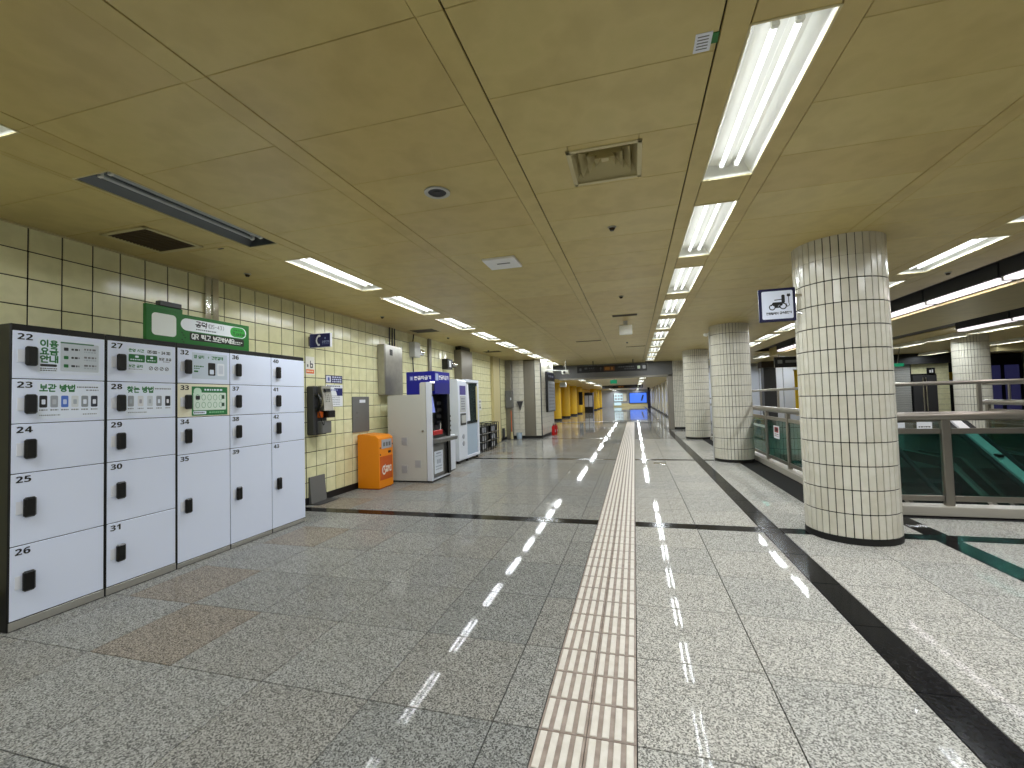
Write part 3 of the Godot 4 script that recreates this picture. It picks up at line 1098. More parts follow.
func build_columns():
	column("round column of narrow beige tiles carrying the wheelchair sign", 2.15, 5.47, true)
	column("round beige tiled column with a thin pipe down its side, at the guard rail's end", 2.13, 11.03, false)
	column("round beige tiled column nearest the steel portal and its tiled wall", 2.10, 16.59, false)
	column("round beige tiled column standing across the escalator well", 9.85, 16.59, false)
	var t := thing("wall_pipe", "thin pale pipe running down the side of a tiled column", "pipe", V(1.69, 0, 11.0))
	var b := Mb.new(t.position)
	b.tube(V(1.705, 0.0, 10.98), V(1.705, 2.95, 10.98), 0.012)
	part(t, "pipe", b, mt.light_grey)
	for y in [0.5, 1.4, 2.3]:
		b = Mb.new(t.position)
		b.box(V(1.66, y, 10.975), V(1.74, y + 0.025, 11.025), 0.003)
		part(t, "clip", b, mt.dull_steel)
	t = thing("security_camera", "small white security camera high on the tiled column with the pipe", "camera", V(1.62, 2.9, 10.95))
	b = Mb.new(t.position)
	b.tube(V(1.62, 2.85, 10.82), V(1.62, 2.88, 11.0), 0.035)
	part(t, "housing", b, mt.white_enamel)
	b = Mb.new(t.position)
	b.tube(V(1.62, 2.88, 10.97), V(1.75, 2.93, 11.0), 0.012)
	part(t, "bracket", b, mt.white_enamel)

# ------------------------------------------------------------------ escalator well
func build_well():
	var w := Mb.new()
	w.box(V(2.6, -4.3, 1.5), V(2.8, -0.3, 12.4)); w.box(V(7.4, -4.3, 1.5), V(7.6, -0.3, 12.4))
	w.box(V(2.6, -4.3, 12.2), V(7.6, -0.3, 12.4)); w.box(V(2.6, -4.3, 1.3), V(7.6, -0.3, 1.5)); w.box(V(2.6, -4.5, 1.3), V(7.6, -4.2, 12.4))
	structure("wall_well", w, mt.well_green)
	w = Mb.new()
	w.box(V(2.78, -0.3, 6.45), V(7.42, -0.01, 6.5)); w.box(V(2.77, -0.3, 6.5), V(2.8, -0.01, 12.2)); w.box(V(7.4, -0.3, 6.5), V(7.43, -0.01, 12.2)); w.box(V(2.8, -0.3, 12.17), V(7.4, -0.01, 12.2))
	structure("trim_6", w, mt.dull_steel)
	var sl := 0.555
	# two escalators side by side; pitch line y = sl * (d - 10.15) along the nosings
	for e in 2:
		var x0 := 4.42 + 1.43 * e
		var t := thing("escalator", "escalator with green glass sides beside the stairway" if e == 0 else "escalator on the far side of the pale deck between two moving stairs", "escalator", V(x0 + 0.6, -3.6, 6.9))
		var line := func(d: float) -> float: return minf(0.0, sl * (d - 10.3))
		for s in 2:
			var xs: float = x0 + 0.06 + 1.15 * s
			# cladding under the balustrade, glass, handrail, deck
			var b := Mb.new(t.position)
			var pts := [2.6, 4.0, 6.0, 8.0, 9.6, 10.3, 11.6]
			var g := Mb.new(t.position)
			var h := Mb.new(t.position)
			var dk := Mb.new(t.position)
			for i in pts.size() - 1:
				var d0: float = pts[i]
				var d1: float = pts[i + 1]
				var y0: float = line.call(d0)
				var y1: float = line.call(d1)
				for sd in [-0.03, 0.03]:
					b.quad(V(xs + sd, y0 - 0.75, d0), V(xs + sd, y1 - 0.75, d1), V(xs + sd, y1 + 0.18, d1), V(xs + sd, y0 + 0.18, d0), Vector3(signf(sd), 0, 0))
				g.quad(V(xs, y0 + 0.18, d0), V(xs, y1 + 0.18, d1), V(xs, y1 + 0.88, d1), V(xs, y0 + 0.88, d0), Vector3.LEFT)
				h.tube(V(xs, y0 + 0.92, d0), V(xs, y1 + 0.92, d1), 0.04, 0.04, 10)
				dk.face(V(xs - 0.06, y0 + 0.185, d0), V(xs + 0.06, y0 + 0.185, d0), V(xs + 0.06, y1 + 0.185, d1), V(xs - 0.06, y1 + 0.185, d1), V(xs, y0 - 5, d0))
			part(t, "side_cladding", b, mt.well_green)
			part(t, "glass_balustrade", g, mt.balustrade_glass)
			part(t, "handrail", h, mt.black_rubber)
			part(t, "deck_strip", dk, mt.rail_steel)
		for k in 18:
			var d := 10.3 - 0.4 * (k + 1)
			var b := Mb.new(t.position)
			b.box(V(x0 + 0.1, sl * (d - 10.3) - 0.2, d), V(x0 + 1.17, sl * (d - 10.3) + 0.0, d + 0.42), 0.005)
			part(t, "step", b, mt.dark_grey)
		var lb := Mb.new(t.position)
		lb.box(V(x0 + 0.02, -0.25, 10.3), V(x0 + 1.25, -0.005, 12.2), 0.004)
		part(t, "landing_plate", lb, mt.brushed_steel)
	# pale deck between the escalators
	var t := thing("middle_deck", "pale steel deck sloping down between the two escalators", "deck", V(5.74, -3.4, 6.9))
	var b := Mb.new(t.position)
	var pr := [Vector2(2.6, 0.555 * (2.6 - 10.3) + 0.95), Vector2(10.3, 0.95), Vector2(11.6, 0.95), Vector2(11.6, 0.66), Vector2(10.3, 0.66), Vector2(2.6, 0.555 * (2.6 - 10.3) + 0.66)]
	for i in 2:
		var a: Vector2 = pr[i]
		var c: Vector2 = pr[i + 1]
		b.face(V(5.697, a.y, a.x), V(5.843, a.y, a.x), V(5.843, c.y, c.x), V(5.697, c.y, c.x), V(5.7, -10, 7))
		b.face(V(5.697, a.y - 0.14, a.x), V(5.697, a.y, a.x), V(5.697, c.y, c.x), V(5.697, c.y - 0.14, c.x), V(6.7, -0.5, 7))
		b.face(V(5.843, a.y - 0.14, a.x), V(5.843, a.y, a.x), V(5.843, c.y, c.x), V(5.843, c.y - 0.14, c.x), V(4.7, -0.5, 7))
	part(t, "deck_plate", b, mt.print_white)
	for k in 6:
		b = Mb.new(t.position)
		var d := 4.6 + 1.15 * k
		var y := 0.555 * (d - 10.3) + 0.95
		if d < 10.2:
			b.box(V(5.71, y, d - 0.06), V(5.79, y + 0.05, d + 0.06), 0.01)
			part(t, "stop_block", b, mt.black_plastic)
	# stairway
	t = thing("stairway", "granite stairway going down beside the escalators inside the guard rail", "stairs", V(3.55, -3.8, 6.9))
	for k in 24:
		b = Mb.new(t.position)
		var d := 12.2 - 0.3 * (k + 1)
		b.box(V(2.82, -0.1665 * (k + 1) - 0.18, d), V(4.36, -0.1665 * (k + 1), d + 0.31), 0.004)
		part(t, "step", b, mt.granite_1)
	for s in 2:
		b = Mb.new(t.position)
		var x := 2.93 + 1.3 * s
		b.tube(V(x, 0.9, 12.1), V(x, 0.9 - 0.555 * 7.0, 5.1), 0.022)
		part(t, "stair_rail", b, mt.rail_steel)
		for k in 6:
			b = Mb.new(t.position)
			var d := 11.9 - 1.2 * k
			b.tube(V(x, -0.555 * (12.1 - d) - 0.1, d), V(x, 0.9 - 0.555 * (12.1 - d), d), 0.016)
			part(t, "baluster", b, mt.rail_steel)

# ------------------------------------------------------------------ guard rails
func railing(called: String, label: String, a: Vector3, q: Vector3, posts: Array, bays: Array, uppers: Array, ext := 0.0):
	# a, q: ends on the floor line; posts, uppers: distances along it; bays: [from, to] glass panes
	var t := thing(called, label, "guard rail", a)
	var e := (q - a).normalized()
	var len := (q - a).length()
	var turn := atan2(-e.z, e.x)
	var bar := func(nm: String, l0: float, l1: float, y0: float, y1: float, th: float, m: Material, bev := 0.006) -> MeshInstance3D:
		var o := put(t, nm, boxm(l1 - l0, y1 - y0, th, bev), m, e * (l0 + l1) * 0.5 + Vector3(0, (y0 + y1) * 0.5, 0))
		o.rotation.y = turn
		return o
	bar.call("curb", 0.0, len, 0.0, 0.11, 0.2, mt.curb_stone)
	var b := Mb.new()
	b.tube(e * -ext + Vector3(0, 1.165, 0), e * len + Vector3(0, 1.165, 0), 0.055, 0.055, 18)
	put(t, "handrail", b.mesh(), mt.rail_steel)
	b = Mb.new()
	b.tube(e * -ext + Vector3(0, 1.56, 0), e * len + Vector3(0, 1.56, 0), 0.024, 0.024, 14)
	put(t, "upper_rail", b.mesh(), mt.rail_steel)
	b = Mb.new()
	b.tube(e * -ext + Vector3(0, 1.34, 0), e * len + Vector3(0, 1.34, 0), 0.011, 0.011, 8)
	for p in posts:
		bar.call("post", p - 0.045, p + 0.045, 0.1, 1.12, 0.06, mt.rail_steel)
	for p in uppers:
		bar.call("upper_post", p - 0.02, p + 0.02, 1.2, 1.55, 0.03, mt.rail_steel, 0.004)
	for p in bays:
		bar.call("top_bar", p[0], p[1], 0.955, 1.02, 0.04, mt.rail_steel)
		bar.call("bottom_bar", p[0], p[1], 0.16, 0.225, 0.04, mt.rail_steel)
		bar.call("glass_pane", p[0] + 0.01, p[1] - 0.01, 0.225, 0.955, 0.012, mt.green_glass, 0.0)
	return t

func build_railings():
	railing("guard_rail", "steel guard rail with green glass between the nearest tiled column and the well", V(2.66, 0, 6.47), V(7.6, 0, 6.47), [0.08, 0.89, 2.3, 3.7, 4.85], [[0.12, 0.84], [0.94, 2.25], [2.35, 3.65], [3.75, 4.8]], [0.1, 1.24, 2.4, 3.6, 4.8])
	railing("guard_rail", "steel guard rail with green glass joining two tiled columns along the well", V(2.68, 0, 6.62), V(2.68, 0, 12.3), [1.15, 2.5, 3.85, 5.2], [[0.05, 1.1], [1.2, 2.45], [2.55, 3.8], [3.9, 5.15]], [0.7, 1.8, 3.0, 4.2, 5.4])
	railing("guard_rail", "steel guard rail behind the column with the thin pipe, toward the portal", V(2.5, 0, 12.6), V(2.5, 0, 16.1), [0.1, 1.2, 2.3, 3.4], [[0.15, 1.15], [1.25, 2.25], [2.35, 3.35]], [0.6, 1.8, 3.0])
	railing("guard_rail", "steel guard rail on the far edge of the escalator well", V(7.5, 0, 6.6), V(7.5, 0, 12.3), [0.1, 1.5, 2.9, 4.3, 5.6], [[0.15, 1.45], [1.55, 2.85], [2.95, 4.25], [4.35, 5.55]], [0.7, 2.2, 3.6, 5.0])
	# papers on the guard rail
	var t := thing("rail_notice", "small blank white paper stuck under the handrail next to the nearest column", "notice", V(3.08, 1.06, 6.43))
	part(t, "sheet", boxed_sheet(t.position, V(3.02, 1.03, 6.438), V(3.14, 1.095, 6.442)), mt.sign_white)
	t = thing("rail_notice", "white paper with a dark printed line stuck under the handrail by the steel post", "notice", V(3.34, 1.06, 6.43))
	part(t, "sheet", boxed_sheet(t.position, V(3.26, 1.02, 6.438), V(3.41, 1.1, 6.442)), mt.sign_white)
	var im := blank(96, 24, Color(0.9, 0.9, 0.92))
	bars(im, 8, 8, 80, 9, Color(0.1, 0.1, 0.1), 5)
	part(t, "print", sheet_z(t.position, 6.4375, 3.265, 3.405, 1.025, 1.06), print_mat("notice_line", im))
	t = thing("glass_sticker", "white sticker with a red mark on the guard rail glass", "sticker", V(2.665, 0.6, 9.8))
	var s := blank(64, 96, Color(0.9, 0.9, 0.92))
	rrect(s, 10, 10, 54, 50, 4, Color(0.6, 0.12, 0.12)); rrect(s, 20, 18, 44, 42, 4, Color(0.15, 0.1, 0.1)); bars(s, 10, 60, 44, 6, Color(0.2, 0.2, 0.2), 2); bars(s, 10, 74, 44, 6, Color(0.5, 0.2, 0.2), 8)
	var b := Mb.new(t.position)
	b.quad(V(2.668, 0.6, 9.98), V(2.668, 0.6, 9.62), V(2.668, 0.85, 9.62), V(2.668, 0.85, 9.98), Vector3.LEFT)
	part(t, "sheet", b, print_mat("glass_sticker_print", s))

func boxed_sheet(org: Vector3, lo: Vector3, hi: Vector3) -> Mb:
	var b := Mb.new(org)
	b.box(lo, hi)
	return b

# ------------------------------------------------------------------ lights
func lamp_proto(lit: bool, label: String, group: String, length := 1.42, lights := true) -> Node3D:
	var t := thing("ceiling_light", label, "ceiling light", Vector3.ZERO, group)
	var hl := length * 0.5
	var hw := 0.166
	var b := Mb.new()
	var T := 0.10
	for s in [-1.0, 1.0]:
		b.face(Vector3(s * hw, 0, -hl), Vector3(s * hw, 0, hl), Vector3(s * 0.115, T, hl), Vector3(s * 0.115, T, -hl), Vector3(s * 5.0, 2.0, 0))
		b.face(Vector3(-hw, 0, s * hl), Vector3(hw, 0, s * hl), Vector3(0.115, T, s * hl), Vector3(-0.115, T, s * hl), Vector3(0, 0.05, s * 5.0))
	b.quad(Vector3(-0.115, T, -hl), Vector3(0.115, T, -hl), Vector3(0.115, T, hl), Vector3(-0.115, T, hl), Vector3.DOWN)
	b.box(Vector3(-0.02, T - 0.02, -hl), Vector3(0.02, T - 0.001, hl), 0.004)
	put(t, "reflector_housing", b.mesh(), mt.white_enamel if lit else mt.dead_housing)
	b = Mb.new()
	for s in [-1.0, 1.0]:
		b.box(Vector3(s * hw - 0.006, -0.004, -hl), Vector3(s * hw + 0.006, 0.006, hl), 0.001)
		b.box(Vector3(-hw, -0.004, s * hl - 0.006), Vector3(hw, 0.006, s * hl + 0.006), 0.001)
	put(t, "rim", b.mesh(), mt.cream_metal)
	for s in [-1.0, 1.0]:
		var tb := Mb.new()
		tb.tube(Vector3(s * 0.048, 0.045, -hl + 0.1), Vector3(s * 0.048, 0.045, hl - 0.1), 0.0145, 0.0145, 10)
		put(t, "tube", tb.mesh(), mt.tube_glow if lit else mt.dead_tube)
		if lights and lit:
			var l := AreaLight3D.new()
			l.name = "tube_light"
			l.area_size = Vector2(0.028, length - 0.22)
			l.light_energy = TUBE_ENERGY * (length - 0.22) / 1.2
			l.light_color = Color(0.955, 0.98, 1.0)
			l.shadow_enabled = true
			l.area_range = 80.0
			l.rotation.x = -PI / 2
			l.position = Vector3(s * 0.048, 0.028, 0)
			t.add_child(l, true)
	for z in [-1.0, 1.0]:
		for s in [-1.0, 1.0]:
			put(t, "socket", boxm(0.034, 0.05, 0.025, 0.004), mt.white_enamel, Vector3(s * 0.048, 0.055, z * (hl - 0.088)))
	return t

func build_lights():
	var main := lamp_proto(true, "lit twin tube ceiling light in the row over the tactile strip", "lights over the tactile strip")
	main.position = V(0.70, CEIL, lamp_d(0))
	for k in range(-4, 10):
		if k != 0:
			var c := copy(main, V(0.70, CEIL, lamp_d(k)))
			if k == 9:
				c.set_meta("label", "lit twin tube ceiling light over the tactile strip closest to the steel portal")
	main.set_meta("label", "lit twin tube ceiling light next to the paper tag with a green end")
	var left: Node3D = null
	for k in range(-4, 10):
		var at := V(-3.395, CEIL, lamp_d(k))
		if k == 0:
			var dead := lamp_proto(false, "unlit dark twin tube ceiling light above the white lockers", "")
			dead.position = at
		elif left == null:
			left = lamp_proto(true, "lit twin tube ceiling light in the row beside the cream tiled wall", "lights beside the tiled wall")
			left.position = at
		else:
			var c := copy(left, at)
			if k == 1:
				c.set_meta("label", "lit twin tube ceiling light directly after the unlit one by the tiled wall")
			if k == 9:
				c.set_meta("label", "lit twin tube ceiling light beside the board on the tiled pier")
	var right: Node3D = null
	for k in range(-3, 10):
		var at := V(3.655, CEIL, lamp_d(k))
		if right == null:
			right = lamp_proto(true, "lit twin tube ceiling light in the row along the guard rail", "lights along the guard rail")
			right.position = at
		else:
			copy(right, at)
	var east: Node3D = null
	for k in [-1, 1, 3, 5, 6, 7, 8]:
		var at := V(8.9, CEIL - 0.115, lamp_d(k) + 0.3)
		if east == null:
			east = lamp_proto(true, "lit surface ceiling light across the escalator well", "lights across the well")
			east.position = at
			put(east, "case", boxm(0.36, 0.02, 1.46, 0.004), mt.cream_metal, Vector3(0, 0.11, 0))
		else:
			copy(east, at)
	for at in [V(12.1, CEIL - 0.115, 18.7), V(12.1, CEIL - 0.115, 14.9), V(12.1, CEIL - 0.115, 11.0), V(5.0, CEIL - 0.115, 24.4), V(7.6, CEIL - 0.115, 24.4), V(12.2, CEIL - 0.115, 22.7), V(5.0, CEIL - 0.115, 19.8), V(3.4, CEIL - 0.115, 24.0)]:
		copy(east, at)
	# cove tubes along the stepped ceiling
	var cove: Node3D = null
	for k in range(-1, 10):
		var d := 1.0 + 1.6 * k
		if cove == null:
			cove = thing("cove_light", "lit white strip light along the dropped soffit over the well", "strip light", V(4.84, 2.90, d + 0.78), "strip lights along the soffit")
			var tr := Mb.new()
			tr.box(Vector3(-0.1, 0.055, -0.78), Vector3(0.1, 0.26, 0.78), 0.006); tr.box(Vector3(0.085, -0.004, -0.78), Vector3(0.1, 0.055, 0.78), 0.003)
			put(cove, "tray", tr.mesh(), mt.dark_grey)
			var b := Mb.new()
			b.box(Vector3(-0.085, 0.0, -0.75), Vector3(0.08, 0.055, 0.75), 0.012)
			put(cove, "tube_diffuser", b.mesh(), glow("cove_glow", Color(1.0, 0.96, 0.98), 0.9))
			put(cove, "clip", boxm(0.18, 0.06, 0.03, 0.004), mt.light_grey, Vector3(0, 0.026, -0.76))
			var l := AreaLight3D.new()
			l.name = "strip_light"
			l.area_size = Vector2(0.14, 1.46)
			l.light_energy = 0.42
			l.light_color = Color(1.0, 0.96, 0.98)
			l.shadow_enabled = true
			l.area_range = 80.0
			l.rotation.x = -PI / 2
			l.position = Vector3(0, -0.003, 0)
			cove.add_child(l, true)
		else:
			copy(cove, V(4.84, 2.90, d + 0.78))
	for k in 3:
		var c := copy(cove, V(7.55, 2.83, 9.0 + 1.6 * k), "lit strip light in the brown recess across the well")
		c.set_meta("group", "strip lights in the brown recess")
	# long strips beyond the portal
	var far: Node3D = null
	for x in [-2.8, 0.46]:
		for d in [24.0, 30.5, 37.0, 43.5, 50.0, 57.0, 64.0, 69.5]:
			if far == null:
				far = lamp_proto(true, "long lit ceiling light in the passage beyond the steel portal", "lights beyond the portal", 4.2)
				far.position = V(x, 2.5, d)
				put(far, "case", boxm(0.3, 0.02, 4.2, 0.004), mt.white_enamel, Vector3(0, 0.105, 0))
			else:
				copy(far, V(x, 2.5, d))

# ------------------------------------------------------------------ vents, detectors and the like on the ceiling
func build_ceiling_things():
	var t := thing("square_air_diffuser", "square ceiling air diffuser with nested louvres and a dark gap", "air vent", V(-0.13, CEIL, 2.985))
	var p := t.position
	var b := Mb.new(p)
	var c := V(-0.13, CEIL, 2.985)
	for s in [-1.0, 1.0]:
		b.box(c + Vector3(s * 0.235 - 0.0, -0.008, -0.235), c + Vector3(s * 0.205, 0.006, 0.235), 0.003)
		b.box(c + Vector3(-0.235, -0.008, s * 0.235), c + Vector3(0.235, 0.006, s * 0.205), 0.003)
	part(t, "frame", b, mt.cream_metal)
	b = Mb.new(p)
	for s4 in [-1.0, 1.0]:
		b.box(c + Vector3(s4 * 0.215, 0.0, -0.215), c + Vector3(s4 * 0.225, 0.15, 0.215))
		b.box(c + Vector3(-0.215, 0.0, s4 * 0.215), c + Vector3(0.215, 0.15, s4 * 0.225))
	b.box(c + Vector3(-0.22, 0.145, -0.22), c + Vector3(0.22, 0.155, 0.22))
	part(t, "throat", b, mt.cream_metal)
	for k in 4:
		var r := 0.212 - 0.05 * k
		var r2 := r - 0.042
		var y := 0.004 + 0.004 * k
		b = Mb.new(p)
		for a in 4:
			var ang := PI / 2 * a
			var q := func(rr: float, s: float, yy: float) -> Vector3: return c + Vector3(rr, yy, rr * s).rotated(Vector3.UP, ang)
			b.face(q.call(r, -1, y), q.call(r, 1, y), q.call(r2, 1, y + 0.075), q.call(r2, -1, y + 0.075), c + Vector3(0.5, 1, 0).rotated(Vector3.UP, ang))
			b.face(q.call(r + 0.003, -1, y), q.call(r + 0.003, 1, y), q.call(r2 + 0.003, 1, y + 0.075), q.call(r2 + 0.003, -1, y + 0.075), c - Vector3(0.5, 1, 0).rotated(Vector3.UP, ang))
		part(t, "louvre", b, mt.cream_metal)
	b = Mb.new(p)
	b.box(c + Vector3(-0.022, 0.03, -0.022), c + Vector3(0.022, 0.036, 0.022), 0.001)
	part(t, "centre_cap", b, mt.cream_metal)

	t = thing("round_ceiling_speaker", "round dark ceiling speaker with a pale ring", "speaker", V(-1.355, CEIL, 2.985))
	p = t.position
	b = Mb.new(p)
	b.ring(p + Vector3(0, -0.001, 0), Vector3.DOWN, 0.068, 0.095, 0.008, 28)
	part(t, "ring", b, mt.light_grey)
	b = Mb.new(p)
	b.tube(p + Vector3(0, -0.004, 0), p + Vector3(0, 0.0, 0), 0.07, 0.07, 28)
	part(t, "grille", b, mt.black_plastic)
	b = Mb.new(p)
	b.tube(p + Vector3(0, -0.007, 0), p + Vector3(0, 0.0, 0), 0.022, 0.022, 16)
	part(t, "cone", b, mt.dark_grey)

	t = thing("flat_ceiling_panel", "flat white rectangular panel with small print on the ceiling", "ceiling panel", V(-1.37, CEIL, 4.74))
	p = t.position
	b = Mb.new(p)
	b.box(V(-1.56, CEIL - 0.03, 4.56), V(-1.19, CEIL, 4.92), 0.006)
	part(t, "body", b, mt.print_white)
	b = Mb.new(p)
	b.box(V(-1.43, CEIL - 0.032, 4.70), V(-1.28, CEIL - 0.029, 4.73))
	part(t, "print", b, mt.mid_grey)

	# brown return grille and hatch above the lockers
	t = thing("ceiling_grille", "brown square ceiling grille above the white lockers", "air vent", V(-4.2, CEIL, 3.01))
	p = t.position
	b = Mb.new(p)
	for s in [-1.0, 1.0]:
		b.box(V(-4.2 + s * 0.265, CEIL - 0.012, 2.74), V(-4.2 + s * 0.225, CEIL, 3.28), 0.003)
		b.box(V(-4.465, CEIL - 0.012, 3.01 + s * 0.27), V(-3.935, CEIL, 3.01 + s * 0.23), 0.003)
	part(t, "frame", b, mt.cream_metal)
	b = Mb.new(p)
	b.box(V(-4.43, CEIL - 0.003, 2.77), V(-3.97, CEIL, 3.25))
	part(t, "dark_backing", b, mt.brown_beam)
	for k in 16:
		b = Mb.new(p)
		b.box(V(-4.425, CEIL - 0.009, 2.785 + 0.029 * k), V(-3.975, CEIL - 0.004, 2.797 + 0.029 * k))
		part(t, "slat", b, mt.brown_grille)
	t = thing("ceiling_hatch", "cream access hatch in the ceiling beside the brown grille", "hatch", V(-3.96, CEIL, 3.58))
	p = t.position
	b = Mb.new(p)
	b.box(V(-4.21, CEIL - 0.006, 3.34), V(-3.72, CEIL, 3.82), 0.002)
	part(t, "leaf", b, mt.ceiling_paint_2)
	b = Mb.new(p)
	b.box(V(-3.86, CEIL - 0.009, 3.36), V(-3.80, CEIL - 0.005, 3.38))
	part(t, "latch", b, mt.dark_grey)

	# smoke detectors
	var d0 := thing("smoke_detector", "small dark smoke detector under the ceiling in the panel column with the square diffuser", "smoke detector", V(-0.14, CEIL, 4.12), "detectors near the square diffuser")
	b = Mb.new()
	b.tube(Vector3(0, -0.012, 0), Vector3.ZERO, 0.03, 0.04, 14)
	put(d0, "base", b.mesh(), mt.light_grey)
	b = Mb.new()
	b.tube(Vector3(0, -0.034, 0), Vector3(0, -0.012, 0), 0.018, 0.028, 14)
	put(d0, "head", b.mesh(), mt.brown_beam)
	for d in [7.02, 13.0]:
		copy(d0, V(-0.14, CEIL, d))
	for d in [4.13, 7.0, 9.92, 13.0]:
		var c2 := copy(d0, V(-4.3, CEIL, d), "small dark smoke detector under the ceiling close to the cream tiled wall")
		c2.set_meta("group", "detectors near the tiled wall")
	var c3 := copy(d0, V(2.7, CEIL, 8.3), "small dark smoke detector under the ceiling past the nearest tiled column")
	c3.remove_meta("group")
	c3 = copy(d0, V(4.15, CEIL, 7.3), "small dark smoke detector between the guard rail lights and strip lights")
	c3.remove_meta("group")

	# slot vents
	for e in [[-0.12, 8.67, 0.24, 0.12, "narrow cream slot vent in the ceiling before the hanging white box"], [-4.34, 8.75, 0.28, 0.22, "dark ceiling vent above the blue topped ticket machine"], [-1.15, 12.2, 0.35, 0.1, "thin dark slot vent in the ceiling past the round speaker"], [-4.3, 13.4, 0.28, 0.2, "dark ceiling vent above the wire crates"], [0.1, 14.2, 0.3, 0.08, "thin dark slot vent in the ceiling near the hanging direction sign"]]:
		t = thing("slot_vent", e[4], "air vent", V(e[0], CEIL, e[1]))
		p = t.position
		b = Mb.new(p)
		for s in [-1.0, 1.0]:
			b.box(p + Vector3(-e[2], -0.008, s * e[3] - 0.012), p + Vector3(e[2], 0, s * e[3] + 0.012), 0.002)
			b.box(p + Vector3(s * e[2] - 0.012, -0.008, -e[3]), p + Vector3(s * e[2] + 0.012, 0, e[3]), 0.002)
		part(t, "frame", b, mt.cream_metal)
		b = Mb.new(p)
		b.box(p + Vector3(-e[2], -0.002, -e[3]), p + Vector3(e[2], 0, e[3]))
		part(t, "dark_backing", b, mt.brown_beam)
		for k in 4:
			b = Mb.new(p)
			var z: float = -e[3] + e[3] * 2.0 * (k + 0.5) / 4.0
			b.box(p + Vector3(-e[2], -0.007, z - 0.008), p + Vector3(e[2], -0.003, z + 0.008))
			part(t, "slat", b, mt.brown_grille)

	t = thing("hanging_box", "small white box hanging under the ceiling past the slot vent", "box", V(-0.12, CEIL, 9.35))
	p = t.position
	b = Mb.new(p)
	b.box(V(-0.25, 2.78, 9.3), V(0.01, 2.97, 9.42), 0.01)
	part(t, "body", b, mt.white_enamel)
	b = Mb.new(p)
	b.box(V(-0.16, 2.97, 9.33), V(-0.08, CEIL, 9.39), 0.004)
	part(t, "bracket", b, mt.light_grey)

	t = thing("ceiling_tag", "white paper tag with a green end stuck on the ceiling by the lights", "tag", V(0.36, CEIL, 2.07))
	p = t.position
	b = Mb.new(p)
	b.box(V(0.315, CEIL - 0.003, 2.02), V(0.385, CEIL, 2.13))
	part(t, "paper", b, mt.sign_white)
	b = Mb.new(p)
	b.box(V(0.385, CEIL - 0.004, 2.03), V(0.412, CEIL, 2.09))
	part(t, "green_end", b, mt.sign_green)
	b = Mb.new(p)
	for k in 5:
		b.box(V(0.325, CEIL - 0.0036, 2.035 + 0.018 * k), V(0.372, CEIL - 0.003, 2.041 + 0.018 * k))
	part(t, "print", b, mt.mid_grey)

